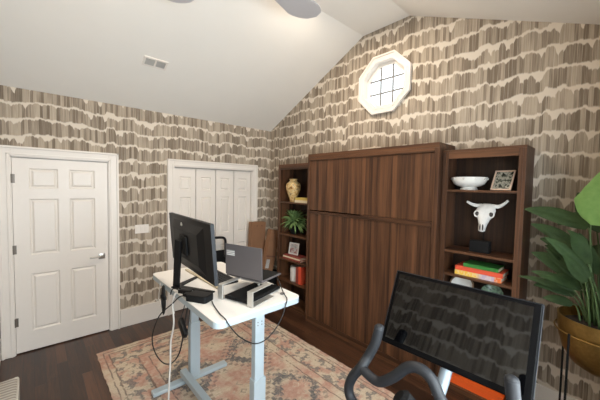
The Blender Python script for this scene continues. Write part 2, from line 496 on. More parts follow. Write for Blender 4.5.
bm = B()
holed(bm, [(XW-T, 0, 0), (DX0, 0, 0), (DX0, 0, DZ), (DX1, 0, DZ), (DX1, 0, 0), (CX0, 0, 0), (CX0, 0, CZ), (CX1, 0, CZ), (CX1, 0, 0), (T, 0, 0), (T, 0, H), (XW-T, 0, H)], [], (0, T, 0))
struct('wall_north', bm, M['paper'])

OC = (-2.2, 3.015)
def octo(a, x, c=OC):
    R = a/math.cos(PI/8)
    return [(x, c[0]+R*math.cos(PI/8+k*PI/4), c[1]+R*math.sin(PI/8+k*PI/4)) for k in range(8)]
bm = B()
gable = [(0, 0), (0, H), (-1.889, ZT), (-2.493, ZT), (YW, ZS), (YW, 0)]
holed(bm, [(0, y, z) for y, z in gable], [octo(.272, 0)], (T, 0, 0))
struct('wall_east', bm, M['paper'])
bm = B(); prism(bm, [(XW, y, z) for y, z in gable], (-T, 0, 0)); struct('wall_west', bm, M['paper'])

WINS = [(-3.15, -2.35, .75, 2.35), (-2.15, -1.35, .75, 2.35)]
bm = B()
holed(bm, [(XW-T, YW, 0), (T, YW, 0), (T, YW, ZS), (XW-T, YW, ZS)],
      [[(a, YW, c), (b, YW, c), (b, YW, d), (a, YW, d)] for a, b, c, d in WINS], (0, -T, 0))
struct('wall_south', bm, M['paper'])
bm = B()
cp = [(T, H-.0592), (0, H)]+PROF[1:3]+[(YW, ZS), (YW-T, ZS-.0538)]
pts = [(XW-T, y, z) for y, z in cp]+[(XW-T, y, z+.12) for y, z in cp[::-1]]
prism(bm, pts, (-XW+2*T, 0, 0)); struct('ceiling', bm, M['ceil'])

# baseboards
def base(name, x0, x1, y0, y1):
    bm = B(); box(bm, x0, x1, y0, y1, 0, .225, .004)
    struct(name, bm, M['white'])
base('baseboard_north', DX1+.105, CX0-.095, -.016, 0)
base('baseboard_north', CX1+.097, 0, -.016, 0)
base('baseboard_east', -.016, 0, -.60, -.017)
base('baseboard_east', -.016, 0, YW, -3.645)
base('baseboard_west', XW, XW+.016, YW, -.02)
base('baseboard_south', XW+.02, -.02, YW, YW+.016)

# casings
def casing(name, x0, x1, z1, w):
    bm = B()
    for a, b, c in ((.0, .016, w), ):
        pass
    # inner flat, then raised outer back band, mitred look
    box(bm, x0-w, x0, -.018, 0, 0, z1+w, .003)
    box(bm, x1, x1+w, -.018, 0, 0, z1+w, .003)
    box(bm, x0, x1, -.018, 0, z1, z1+w, .003)
    box(bm, x0-w, x0-w+.022, -.034, -.018, 0, z1+w, .005)
    box(bm, x1+w-.022, x1+w, -.034, -.018, 0, z1+w, .005)
    box(bm, x0-w, x1+w, -.034, -.018, z1+w-.022, z1+w, .005)
    box(bm, x0-.03, x0-.014, -.025, -.018, 0, z1+.03, .003)
    box(bm, x1+.014, x1+.03, -.025, -.018, 0, z1+.03, .003)
    box(bm, x0-.03, x1+.03, -.025, -.018, z1+.014, z1+.03, .003)
    # jambs inside the opening
    box(bm, x0-.001, x0+.007, 0, .11, 0, z1); box(bm, x1-.007, x1+.001, 0, .11, 0, z1); box(bm, x0, x1, 0, .11, z1-.008, z1+.001)
    struct(name, bm, M['white'])
casing('trim_1', DX0, DX1, DZ, .100)
casing('trim_2', CX0, CX1, CZ, .095)

def slab(bm, x0, x1, z0, z1, y, th, cols, rows, bev=.012):
    """panelled leaf facing -y: frame with recessed fields and raised centres"""
    yr = y+.014
    box(bm, x0, x1, yr, y+th, z0, z1)
    xs = [x0]+[v for c in cols for v in c]+[x1]
    zs = [z0]+[v for r in rows for v in r]+[z1]
    for i in range(0, len(xs), 2): box(bm, xs[i], xs[i+1], y, yr+.001, z0, z1)
    for c in cols:
        for j in range(0, len(zs), 2): box(bm, c[0], c[1], y, yr+.001, zs[j], zs[j+1])
        for r in rows:
            # sloped moulding around the recess and raised field
            def ring(o, yy): return [(c[0]+o, yy, r[0]+o), (c[1]-o, yy, r[0]+o), (c[1]-o, yy, r[1]-o), (c[0]+o, yy, r[1]-o)]
            A = [bm.verts.new(p) for p in ring(0, y)]; Bq = [bm.verts.new(p) for p in ring(bev, yr-.0005)]
            D = [bm.verts.new(p) for p in ring(bev*1.6, yr-.0005)]; E = [bm.verts.new(p) for p in ring(bev*3.0, y+.002)]
            for P, Q in ((A, Bq), (Bq, D), (D, E)):
                for k in range(4): bm.faces.new((P[k], P[(k+1) % 4], Q[(k+1) % 4], Q[k]))
            bm.faces.new(E)

bm = B(); x0, x1 = DX0+.010, DX1-.010; w = x1-x0
z0 = .012; z1 = 2.042
slab(bm, x0, x1, z0, z1, .012, .038, [(x0+.125, x0+.36), (x1-.36, x1-.125)], [(.22, .83), (1.03, 1.62), (1.73, 1.94)])
door = struct('door_1', bm, M['white'])
for z in (.34, 1.10, 1.83):
    bm = B(); cyl(bm, (x0-.004, .004, z-.045), (x0-.004, .004, z+.045), .007, 10)
    box(bm, x0-.0, x0+.020, .009, .0125, z-.045, z+.045)
    obj('hinge', bm, M['hinge'], door, True)
bm = B()
hx, hz = x1-.065, .93
box(bm, hx-.032, hx+.032, .002, .012, hz-.032, hz+.032, .003)
tube(bm, spline([(hx, .010, hz), (hx, -.035, hz), (hx-.02, -.045, hz), (hx-.06, -.046, hz), (hx-.125, -.044, hz)], 5), .009, 10)
obj('door_handle', bm, M['chrome'], door, True, 'satin metal lever handle')
bm = B(); box(bm, x1-.001, x1+.003, .016, .05, hz-.03, hz+.03); obj('latch_plate', bm, M['chrome'], door)

# closet: four bifold leaves
cw_ = (CX1-CX0-.016)/4
for i in range(4):
    a = CX0+.008+i*cw_; b = a+cw_
    bm = B()
    slab(bm, a+.005, b-.005, .012, 2.030, .035 if i in (0, 3) else .035, .03, [(a+.075, b-.075)], [(.20, .88), (1.06, 1.62), (1.72, 1.91)], .010)
    d = struct('door_%d' % (i+2), bm, M['white'])
    if i in (1, 2):
        kx = (b-.035) if i == 1 else (a+.035)
        bm = B(); lathe(bm, [(.008, 0), (.007, .012), (.016, .022), (.014, .03), (0, .033)], (kx, .035, .95), 16, (0, -1, 0))
        obj('knob', bm, M['white'], d, True)

bm = B()
box(bm, CX0-.1, CX1+.1, .60, .64, 0, 2.3); box(bm, CX0-.14, CX0-.1, T, .64, 0, 2.3); box(bm, CX1+.1, CX1+.14, T, .64, 0, 2.3); box(bm, CX0-.14, CX1+.14, T, .64, 2.3, 2.34); box(bm, CX0-.14, CX1+.14, T+.001, .64, -.04, 0)
struct('wall_closet', bm, M['white'])
bm = B(); box(bm, DX0-.05, DX1+.05, T+.001, T+.03, 0, DZ+.05); struct('door_light_blocker', bm, M['white'])  # added unseen board, stops sky light leaking through the door gap
# ------------------------------------------------------------------ windows
def ringpr(bm, a0, a1, x0, x1):
    A = [bm.verts.new(p) for p in octo(a0, x0)]; Bq = [bm.verts.new(p) for p in octo(a1, x0)]
    D = [bm.verts.new(p) for p in octo(a1, x1)]; E = [bm.verts.new(p) for p in octo(a0, x1)]
    for P, Q in ((A, Bq), (Bq, D), (D, E), (E, A)):
        for k in range(8): bm.faces.new((P[k], P[(k+1) % 8], Q[(k+1) % 8], Q[k]))
bm = B()
ringpr(bm, .262, .336, -.020, 0); ringpr(bm, .316, .336, -.034, -.02); ringpr(bm, .262, .285, -.026, -.02)
ringpr(bm, .262, .271, 0, .115); ringpr(bm, .225, .262, .05, .085)
win = struct('window_1', bm, M['white'])
bm = B()
for k in (-1, 1):
    box(bm, .060, .068, OC[0]+k*.08-.008, OC[0]+k*.08+.008, OC[1]-.243, OC[1]+.243)
    box(bm, .061, .069, OC[0]-.243, OC[0]+.243, OC[1]+k*.08-.008, OC[1]+k*.08+.008)
obj('muntin', bm, M['grill'], win)
bm = B(); prism(bm, octo(.236, .072), (.004, 0, 0)); obj('pane', bm, M['glass'], win)
for n, (a, b, c, d) in enumerate(WINS):
    bm = B()
    for (p, q, r, s_) in ((a-.09, a, c-.09, d+.09), (b, b+.09, c-.09, d+.09), (a, b, d, d+.09), (a, b, c-.09, c)):
        box(bm, p, q, YW, YW+.02, r, s_, .003)
    for (p, q, r, s_) in ((a, a+.045, c, d), (b-.045, b, c, d), (a+.045, b-.045, d-.045, d), (a+.045, b-.045, c, c+.05), (a+.045, b-.045, (c+d)/2-.02, (c+d)/2+.02)):
        box(bm, p, q, YW-.08, YW-.03, r, s_)
    wn = struct('window_%d' % (n+2), bm, M['white'])
    bm = B(); box(bm, a+.04, b-.04, YW-.057, YW-.053, c+.04, d-.04); obj('pane', bm, M['glass'], wn)
    bm = B(); box(bm, a-.1, b+.1, YW+.021, YW+.07, c-.045, c-.015, .004); obj('window_sill', bm, M['white'], wn)

# ------------------------------------------------------------------ ceiling things
mS = .493
sl = V((0, -1, mS)).normalized(); nS = V((0, -mS, -1)).normalized()   # up-slope, room-ward normal
def onslope(x, y): return V((x, y, H-mS*y))
vt = thing('ceiling_vent', 'white rectangular air vent with two louvred fields on the sloped ceiling', 'vent', onslope(-2.06, -.712))
o = onslope(-2.06, -.712); ex = V((1, 0, 0))
bm = B()
for r in ((-.118, .118, -.062, -.042, 0, .010), (-.118, .118, .042, .062, 0, .010), (-.118, -.098, -.042, .042, 0, .010), (.098, .118, -.042, .042, 0, .010), (-.008, .008, -.042, .042, 0, .010)):
    obox(bm, o, ex, sl, nS, r)
obj('frame', bm, M['white'], vt)
for s_ in (-1, 1):
    bm = B(); c0, c1 = (.008, .098) if s_ > 0 else (-.098, -.008)
    obox(bm, o, ex, sl, nS, (c0, c1, -.042, .042, .0005, .002))
    for k in range(9):
        yy = -.038+k*.0095
        obox(bm, o, ex, sl, (nS+sl*.25*s_), (c0, c1, yy-.0012, yy+.0012, .002, .008))
    obj('louvre', bm, M['vent'], vt)

FX, FY, FZ = -1.92, -2.24, 3.295
fan = thing('ceiling_fan', 'white three-blade ceiling fan, one rounded blade tip showing at the top edge', 'fan', (FX, FY, ZT))
bm = B(); lathe(bm, [(.06, 0), (.065, -.03), (.03, -.06)], (FX, FY, ZT), 24); obj('canopy', bm, M['fan'], fan, True)
bm = B(); cyl(bm, (FX, FY, ZT-.05), (FX, FY, FZ+.06), .013); obj('downrod', bm, M['fan'], fan, True)
bm = B(); lathe(bm, [(.03, .08), (.085, .05), (.10, .01), (.09, -.03), (.04, -.055), (0, -.06)], (FX, FY, FZ), 28); obj('motor_housing', bm, M['fan'], fan, True)
for k in range(3):
    a = math.radians(120*k)
    d_ = V((math.cos(a), math.sin(a), 0)); s_ = V((-math.sin(a), math.cos(a), 0))
    outl = []
    N = 16
    wid = lambda t: (.045+.105*max(0, min(1, (t-.25)/.45))) * math.sqrt(max(0, 1-max(0, (t-.72)/.28)**2.2))
    ts = [i/24 for i in range(25)]
    up_ = [(t, wid(t)) for t in ts]; dn = [(t, -wid(t)*1.0) for t in ts[::-1][1:-1]]+[(0, -wid(0))]
    pts = [V((FX, FY, FZ+.006))+d_*(.09+.66*t)+s_*w_+V((0, 0, w_*.08)) for t, w_ in up_+dn]
    bm = B(); prism(bm, pts, (0, 0, .008)); obj('blade', bm, M['fan'], fan)

for i, (x, y, lab) in enumerate([(-.95, -2.19, 'round recessed downlight in the flat ceiling near the octagonal window'), (-2.7, -2.19, 'round recessed downlight in the flat ceiling near the west wall')]):
    bm = B(); 
    dl = thing('recessed_downlight', lab, 'light', (x, y, ZT), 'recessed downlights')
    lathe(bm, [(.085, 0), (.085, -.006), (.06, -.008), (.06, -.001)], (x, y, ZT), 28); obj('trim_ring', bm, M['white'], dl, True)
    bm = B(); lathe(bm, [(.058, -.002), (.05, -.006), (0, -.007)], (x, y, ZT), 28); obj('lens', bm, M['lamp'], dl, True)
    l = bpy.data.lights.new('downlight_glow', 'AREA'); l.shape = 'DISK'; l.size = .11; l.color = (1, .84, .66); l.energy = 22 if i == 0 else 15
    lo = bpy.data.objects.new('downlight_glow', l); C.objects.link(lo); lo.location = (x, y, ZT-.02)

# switch plate
sw = thing('light_switch_plate', 'white three-gang switch plate on the wallpaper between door and closet', 'switch', (-2.025, 0, 1.16))
bm = B(); box(bm, -2.105, -1.945, -.007, 0, 1.165, 1.275, .002); obj('cover_plate', bm, M['white'], sw)
for k in range(3):
    bm = B(); x = -2.075+k*.05; box(bm, x-.016, x+.016, -.011, -.007, 1.187, 1.253, .0015); obj('rocker', bm, M['white'], sw)

# ------------------------------------------------------------------ rug
bm = B()
nx, ny = 40, 60
g = [[None]*(ny+1) for _ in range(nx+1)]
for i in range(nx+1):
    for j in range(ny+1):
        x = RX0+(RX1-RX0)*i/nx; y = RY0+(RY1-RY0)*j/ny
        if i in (0, nx): x += random.uniform(-.006, .006)
        if j in (0, ny): y += random.uniform(-.006, .006)
        y += .06*max(0, -(i/nx-.0))*0
        g[i][j] = bm.verts.new((x, y, .009+random.uniform(-.0008, .0008)))
fs = [bm.faces.new((g[i][j], g[i+1][j], g[i+1][j+1], g[i][j+1])) for i in range(nx) for j in range(ny)]
e = bmesh.ops.extrude_face_region(bm, geom=fs)
bmesh.ops.translate(bm, verts=[q for q in e['geom'] if isinstance(q, bmesh.types.BMVert)], vec=(0, 0, -.0075))
tag(obj('area_rug', bm, M['rug']), 'faded salmon and grey patterned rug on the dark floor under the desk', 'rug')

# ------------------------------------------------------------------ wall bed cabinet
fb = -.367; Y0, Y1 = -1.330, -3.017; ZB = 2.224
wb = thing('wall_bed_cabinet', 'large dark walnut wall-bed cabinet between two open bookcases', 'cabinet', (0, (Y0+Y1)/2, 0))
def part(name, r, mat='walnut', bev=.002, parent=None, label=None):
    bm = B(); box(bm, *r, bev=bev); return obj(name, bm, M[mat], parent or wb, label=label)
part('side_panel', (fb, -.004, Y0-.042, Y0, 0, ZB-.0465))
part('side_panel', (fb, -.004, Y1, Y1+.042, 0, ZB-.0465))
part('top_panel', (fb, -.004, Y1, Y0, ZB-.046, ZB), 'walnuth')
part('top_rail', (fb, fb+.02, Y1+.0425, Y0-.0425, ZB-.085, ZB-.0465), 'walnuth')
part('plinth', (fb, fb+.02, Y1+.0425, Y0-.0425, 0, .075), 'walnuth')
part('back_panel', (-.012, -.004, Y1+.0425, Y0-.0425, 0, ZB-.047), 'walnutshade')
ym = -2.178; zr0, zr1 = 1.455, 1.500
ya, yb = Y0-.044, Y1+.044
part('door', (fb+.012, fb+.03, ym+.0015, ya, .078, zr0-.002))
part('door', (fb+.012, fb+.03, yb, ym-.0015, .078, zr0-.002))
part('door', (fb+.012, fb+.03, ym+.0015, ya, zr1+.002, ZB-.088))
part('door', (fb+.012, fb+.03, yb, ym-.0015, zr1+.002, ZB-.088))
part('rail', (fb+.002, fb+.03, ym+.0015, ya, zr0, zr1-.012), 'walnuth')
part('rail', (fb-.010, fb+.03, yb, ym-.0015, zr0, zr1), 'walnuth')

def bookcase(name, label, y0, y1, zt, dep, shelves, st=.048):
    """y0 > y1"""
    t = thing(name, label, 'bookcase', (0, (y0+y1)/2, 0))
    bm = B(); box(bm, -dep, -.004, y0-.02, y0, 0, zt-.0205, .001); box(bm, -dep, -dep+.02, y0-st, y0-.0205, 0, zt-.0205, .001); obj('side_panel', bm, M['walnut'], t)
    bm = B(); box(bm, -dep, -.004, y1, y1+.02, 0, zt-.0205, .001); box(bm, -dep, -dep+.02, y1+.0205, y1+st, 0, zt-.0205, .001); obj('side_panel', bm, M['walnut'], t)
    bm = B(); box(bm, -dep, -.004, y1, y0, zt-.02, zt, .001); box(bm, -dep, -dep+.02, y1+st+.0005, y0-st-.0005, zt-.078, zt-.0205, .001); obj('top_panel', bm, M['walnuth'], t)
    bm = B(); box(bm, -.012, -.004, y1+.0205, y0-.0205, 0, zt-.021); obj('back_panel', bm, M['walnutshade'], t)
    bm = B(); box(bm, -dep+.001, -dep+.02, y1+st+.0005, y0-st-.0005, 0, .030); obj('plinth', bm, M['walnuth'], t)
    for z in shelves:
        bm = B(); box(bm, -dep+.021, -.0125, y1+.0205, y0-.0205, z-.02, z, .001)
        box(bm, -dep+.002, -dep+.0215, y1+st+.0005, y0-st-.0005, z-.02, z, .001)
        obj('shelf', bm, M['walnuth'], t)
    return t
LS = [1.57, 1.090, .715, .395, .052]
bookcase('bookcase', 'narrow walnut bookcase in the corner, left of the wall-bed cabinet', -.605, -1.326, 2.123, .290, LS)
RS = [1.802, 1.262, 1.050, .800, .500, .052]
bookcase('bookcase', 'walnut bookcase right of the wall-bed cabinet, holding the white skull', -3.021, -3.632, 2.153, .290, RS)

# ------------------------------------------------------------------ right bookcase contents
# footed bowl
cx, cy, cz = -.15, -3.20, RS[0]
t = thing('footed_bowl', 'wide white footed bowl with small knobs on the top shelf', 'bowl', (cx, cy, cz))
bm = B()
lathe(bm, [(.068, 0), (.070, .006), (.062, .020), (.060, .028), (.090, .034), (.120, .052), (.137, .082), (.142, .108), (.143, .113), (.137, .113), (.128, .082), (.100, .052), (0, .040)], (cx, cy, cz), 40)
obj('bowl_body', bm, M['ceramic'], t, True)
for k in range(10):
    a = 2*PI*k/10
    bm = B(); ell(bm, (cx+.140*math.cos(a), cy+.140*math.sin(a), cz+.098), (.009, .009, .009), 10, 6)
    obj('knob', bm, M['silver'] if k % 2 else M['ceramic'], t, 'all')

def picture(name, label, c, w, h, tilt, yaw, fm, pm, fw=.012):
    """standing photo frame whose bottom centre is c, facing -x turned by yaw"""
    n = V((-math.cos(yaw)*math.cos(tilt), math.sin(yaw)*math.cos(tilt), math.sin(tilt)))
    rt = V((0, 0, 1)).cross(n).normalized(); up = n.cross(rt)
    t = thing(name, label, 'picture frame', c)
    bm = B()
    for r in ((-w/2, w/2, 0, fw), (-w/2, w/2, h-fw, h), (-w/2, -w/2+fw, fw, h-fw), (w/2-fw, w/2, fw, h-fw)):
        obox(bm, c, rt, up, n, (*r, -.008, .004), .001)
    obj('frame', bm, fm, t)
    bm = B(); obox(bm, c, rt, up, n, (-w/2+fw, w/2-fw, fw, h-fw, -.006, 0)); obj('photo_print', bm, pm, t)
    bm = B()
    b0 = V(c)+up*h*.7-n*.009; b1 = V(c)-V((n.x, n.y, 0)).normalized()*(.10*h/.17+.02)
    b1.z = c[2]+.002
    for s_ in (-1,): prism(bm, [b0-rt*.012, b0+rt*.012, b1+rt*.018, b1-rt*.018], n*-.003)
    obj('easel_back', bm, M['blackm'], t)
    return t
picture('photo_frame', 'tilted photo frame with a dark print beside the white footed bowl', (-.195, -3.450, RS[0]+.004), .155, .180, .42, .22, M['roseframe'], M['photo'])

# skull on a black block stand
t = thing('skull_stand', 'black block stand on the shelf under the white skull', 'stand', (-.16, -3.315, RS[1]))
bm = B(); box(bm, -.20, -.12, -3.39, -3.24, RS[1], RS[1]+.100, .004); obj('block', bm, M['blackm'], t)
bm = B(); cyl(bm, (-.12, -3.325, RS[1]+.095), (-.115, -3.33, 1.575), .004, 8); obj('rod', bm, M['blackm'], t)
t = thing('cow_skull', 'white horned cattle skull held above the black block stand', 'skull', (-.165, -3.33, 1.45))
# lofted head: stations from crown to muzzle
ctr = [(-.150, -3.352, 1.688), (-.160, -3.350, 1.665), (-.172, -3.348, 1.630), (-.180, -3.344, 1.590), (-.186, -3.340, 1.550), (-.190, -3.336, 1.510), (-.194, -3.332, 1.478), (-.196, -3.330, 1.452), (-.192, -3.329, 1.444)]
wd = [.030, .062, .074, .070, .048, .034, .030, .026, .012]
dp = [.014, .030, .040, .042, .036, .030, .026, .020, .008]
bm = B(); N = 28; rings = []
for (x, y, z), w_, d_ in zip(ctr, wd, dp):
    ring = []
    for k in range(N):
        a = 2*PI*k/N
        yy = math.cos(a)*w_; xx = -math.sin(a)*d_
        # brow ridges and a slim nose bridge
        if z > 1.56 and z < 1.67 and math.sin(a) > 0: xx -= .010*abs(math.cos(a))**.7*math.sin(a)
        if .02 < abs(math.cos(a)) and z < 1.56: yy *= .92+.08*abs(math.sin(a))
        ring.append(bm.verts.new((x+xx, y+yy, z)))
    rings.append(ring)
for A, Bq in zip(rings, rings[1:]):
    for k in range(N): bm.faces.new((A[k], A[(k+1) % N], Bq[(k+1) % N], Bq[k]))
bm.faces.new(rings[0]); bm.faces.new(rings[-1][::-1])
bmesh.ops.subdivide_edges(bm, edges=bm.edges[:], cuts=1, use_grid_fill=True, smooth=.6)
obj('cranium', bm, M['bone'], t, 'all')
for s_ in (-1, 1):
    bm = B()
    ell(bm, (-.205, -3.347+s_*.052, 1.600), (.022, .017, .021), 16, 10); obj('eye_socket_shade', bm, M['boneshade'], t, 'all')  # solid dark ellipsoid, painted shade instead of a real hollow
    bm = B(); ring = [(-.211+.012*math.cos(a), -3.347+s_*(.052+.020*math.cos(a)*.6), 1.600+.024*math.sin(a)) for a in [2*PI*k/16 for k in range(16)]]
    ring = [(-.214+.012*s_*0, -3.347+s_*.052+.021*math.cos(a), 1.600+.025*math.sin(a)) for a in [2*PI*k/16 for k in range(16)]]
    tube(bm, ring, .006, 8, closed=True); obj('socket_rim', bm, M['bone'], t, 'all')
    bm = B(); ell(bm, (-.218, -3.333+s_*.010, 1.487), (.008, .006, .028), 12, 8); obj('nasal_opening_shade', bm, M['boneshade'], t, 'all')
    bm = B()
    if s_ > 0: pth = [(-.155, -3.31, 1.668), (-.160, -3.265, 1.668), (-.172, -3.228, 1.682), (-.182, -3.200, 1.700)]
    else: pth = [(-.155, -3.39, 1.668), (-.155, -3.435, 1.668), (-.165, -3.475, 1.692), (-.178, -3.505, 1.722)]
    tube(bm, spline(pth, 6), lambda q: .019-.010*q, 12); obj('horn', bm, M['bone'], t, 'all')

def book(label, x0, x1, y0, y1, z0, th, cover, group=None, pages='cream', side='spine_-x', parent=None, up=False, cat='book'):
    """lying book, spine towards -x: x0<x1, y0>y1"""
    t = thing('book', label, cat, ((x0+x1)/2, (y0+y1)/2, z0), group)
    c = .003
    bm = B()
    if not up:
        box(bm, x0, x1, y1, y0, z0, z0+c, .0008); box(bm, x0, x1, y1, y0, z0+th-c, z0+th, .0008); box(bm, x0, x0+c, y1, y0, z0+c, z0+th-c)
        obj('cover', bm, M[cover], t)
        bm = B(); box(bm, x0+c, x1-.004, y1+.004, y0-.004, z0+c, z0+th-c); obj('pages', bm, M[pages], t)
    else:
        h = th
        box(bm, x0, x1, y1, y1+c, z0, z0+h, .0008); box(bm, x0, x1, y0-c, y0, z0, z0+h, .0008); box(bm, x0, x0+c, y1+c, y0-c, z0, z0+h)
        obj('cover', bm, M[cover], t)
        bm = B(); box(bm, x0+c, x1-.004, y1+c, y0-c, z0+.004, z0+h-.004); obj('pages', bm, M[pages], t)
    return t
z = RS[2]
g = 'large books stacked in the right bookcase'
book('thick book with yellow, lilac and orange spine at the bottom of the stack', -.255, -.05, -3.150, -3.505, z, .040, 'spine', g)
book('orange-red book lying in the middle of the stack of three', -.252, -.05, -3.152, -3.512, z+.0405, .038, 'orangered', g)
book('green book on top of the stack of three', -.248, -.06, -3.215, -3.480, z+.079, .030, 'green', g)

# dishes on the fourth shelf
t = thing('tilted_dish', 'tan rimmed dish leaning with its white inside showing on the fourth shelf', 'dish', (-.16, -3.18, RS[3]))
bm = B(); ax = V((-.80, -.10, .60))
cpt = (-.150, -3.178, RS[3]+.125)
lathe(bm, [(0, -.030), (.05, -.026), (.085, -.008), (.098, .012), (.100, .015), (.086, .013), (.078, -.004), (.046, -.021), (0, -.025)], cpt, 36, ax); obj('rim', bm, M['dish'], t, True)
bm = B(); lathe(bm, [(.0865, .0140), (.0765, -.003), (.045, -.0195), (0, -.0235)], cpt, 36, ax, True); obj('inside', bm, M['ceramic'], t, True)
bm = B(); box(bm, -.15, -.07, -3.20, -3.15, RS[3], RS[3]+.02); prism(bm, [(-.15, -3.20, RS[3]+.02), (-.07, -3.20, RS[3]+.02), (-.07, -3.20, RS[3]+.12)], (0, .05, 0)); obj('rest', bm, M['blackm'], t)
t = thing('leaf_dish', 'small green glazed leaf dish leaning on the fourth shelf', 'dish', (-.16, -3.43, RS[3]))
bm = B(); cpt = (-.155, -3.42, RS[3]+.118); lathe(bm, [(0, -.022), (.045, -.018), (.070, 0), (.082, .014), (.078, .015), (.060, -.002), (.035, -.012), (0, -.015)], cpt, 24, (-.72, -.15, .65))
obj('leaf_bowl', bm, M['greendish'], t, True)
bm = B(); box(bm, -.15, -.08, -3.45, -3.40, RS[3], RS[3]+.02); prism(bm, [(-.15, -3.45, RS[3]+.02), (-.08, -3.45, RS[3]+.02), (-.08, -3.45, RS[3]+.11)], (0, .05, 0)); obj('rest', bm, M['blackm'], t)
z = RS[5]
g = 'orange books on the bottom shelf'
book('lower of the orange books lying on the bottom shelf of the right bookcase', -.262, -.05, -3.075, -3.560, z, .024, 'orange', g)
book('middle of the orange books lying on the bottom shelf of the right bookcase', -.260, -.05, -3.078, -3.560, z+.0245, .022, 'orange', g)
book('topmost of the orange books lying on the bottom shelf of the right bookcase', -.262, -.05, -3.075, -3.562, z+.047, .022, 'orange', g)

# ------------------------------------------------------------------ left bookcase contents
t = thing('vase', 'ochre mottled vase on the top shelf of the corner bookcase', 'vase', (-.165, -.80, LS[0]))
bm = B()
pr = [(.045, 0), (.050, .01), (.058, .05), (.085, .12), (.108, .19), (.112, .235), (.100, .275), (.065, .298), (.052, .315), (.060, .335), (.062, .342), (.052, .342), (.045, .31), (0, .29)]
lathe(bm, pr, (-.165, -.81, LS[0]), 36)
obj('vase_body', bm, M['vase'], t, True)
g = 'pale books on the top shelf of the corner bookcase'
book('lower pale yellow book lying beside the ochre vase', -.245, -.06, -.935, -1.26, LS[0], .035, 'cream', g, 'cream')
book('upper yellow book lying beside the ochre vase', -.24, -.07, -.945, -1.24, LS[0]+.0355, .035, 'yellow', g, 'cream')

def bez(a, b, c, n): return [V(a)*(1-t)**2+V(b)*2*t*(1-t)+V(c)*t*t for t in [i/n for i in range(n+1)]]
def leaf(bm, pts, w, up, fold=.2, prof=None, droop=0., n2=3, ripple=0.):
    """leaf blade along pts; w width; up = approximate blade normal"""
    P = pts; m = len(P); rows = []
    for i in range(m):
        t = i/(m-1)
        tan = (P[min(i+1, m-1)]-P[max(i-1, 0)]).normalized()
        s_ = tan.cross(V(up)).normalized(); nn = s_.cross(tan).normalized()
        ww = w*(prof(t) if prof else math.sin(PI*min(1, max(0, t))**.75)**.8)
        ww = max(ww, .0006)
        row = []
        for k in range(-n2, n2+1):
            q = k/n2
            row.append(bm.verts.new(P[i]+s_*q*ww+nn*(abs(q)*ww*fold-abs(q)**2*ww*droop+ripple*ww*math.sin(t*40+q*2)*abs(q))))
        rows.append(row)
    for A, Bq in zip(rows, rows[1:]):
        for k in range(2*n2): bm.faces.new((A[k], A[k+1], Bq[k+1], Bq[k]))

# bushy houseplant on shelf 2
pc = V((-.150, -.83, LS[1]))
t = thing('potted_plant', 'bushy green houseplant spilling over the second shelf of the corner bookcase', 'plant', pc)
bm = B(); lathe(bm, [(.050, 0), (.052, .004), (.066, .10), (.070, .115), (.063, .115), (.058, .095), (0, .092)], pc, 28); obj('pot', bm, M['blackm'], t, True)
bm = B()
rnd = random.Random(3)
for k in range(170):
    a = rnd.uniform(0, 2*PI); el = rnd.uniform(-.45, 1.35); R = rnd.uniform(.12, .27)
    st = pc+V((0, 0, .14))
    d_ = V((math.cos(a)*math.cos(el)*.62, math.sin(a)*math.cos(el)*1.05, math.sin(el)))
    tip = st+d_*R*1.15+V((0, 0, .02))
    tip.y = max(-1.25, min(-.69, tip.y)); tip.x = max(-.31, min(-.03, tip.x)); tip.z = min(tip.z, 1.48)
    mid = st+(tip-st)*.6+V((0, 0, .05)); end = tip+V((d_.x*.03, d_.y*.03, -.035))
    P = bez(st+(tip-st)*.35+V((0, 0, .02)), mid, end, 7)
    leaf(bm, P, rnd.uniform(.010, .018), V((rnd.uniform(-.6, .2), rnd.uniform(-.4, .4), 1)), .25)
obj('foliage', bm, M['leafm'], t, 'all')['kind'] = 'stuff'

g = 'books lying in the corner bookcase'
book('lowest book, red, under the small framed picture on the third shelf', -.262, -.09, -.700, -1.10, LS[2], .022, 'red', g, 'cream')
book('middle book, cream, under the small framed picture on the third shelf', -.258, -.09, -.705, -1.08, LS[2]+.0225, .022, 'cream', g, 'cream')
book('topmost book, red, under the small framed picture on the third shelf', -.256, -.09, -.72, -1.09, LS[2]+.045, .018, 'red', g, 'cream')
picture('photo_frame', 'small white picture frame standing on the stack of red books', (-.185, -.855, LS[2]+.066), .185, .175, .18, -.15, M['candle'], M['photo2'], .02)
t = thing('candle_jar', 'white candle jar on the fourth shelf of the corner bookcase', 'candle', (-.17, -.88, LS[3]))
bm = B(); lathe(bm, [(.066, 0), (.070, .006), (.070, .19), (.066, .196), (0, .196)], (-.17, -.885, LS[3]), 32); obj('jar', bm, M['candle'], t, True)
bm = B(); lathe(bm, [(.067, .1965), (.067, .218), (.062, .222), (0, .222)], (-.17, -.885, LS[3]), 32); obj('lid', bm, M['silver'], t, True)
g = 'books standing in the corner bookcase'
book('left of two reddish books standing beside the white candle jar', -.25, -.08, -1.00, -1.045, LS[3], .245, 'red', g, 'cream', up=True)
book('right of two reddish books standing beside the white candle jar', -.25, -.08, -1.05, -1.11, LS[3], .255, 'orangered', g, 'cream', up=True)

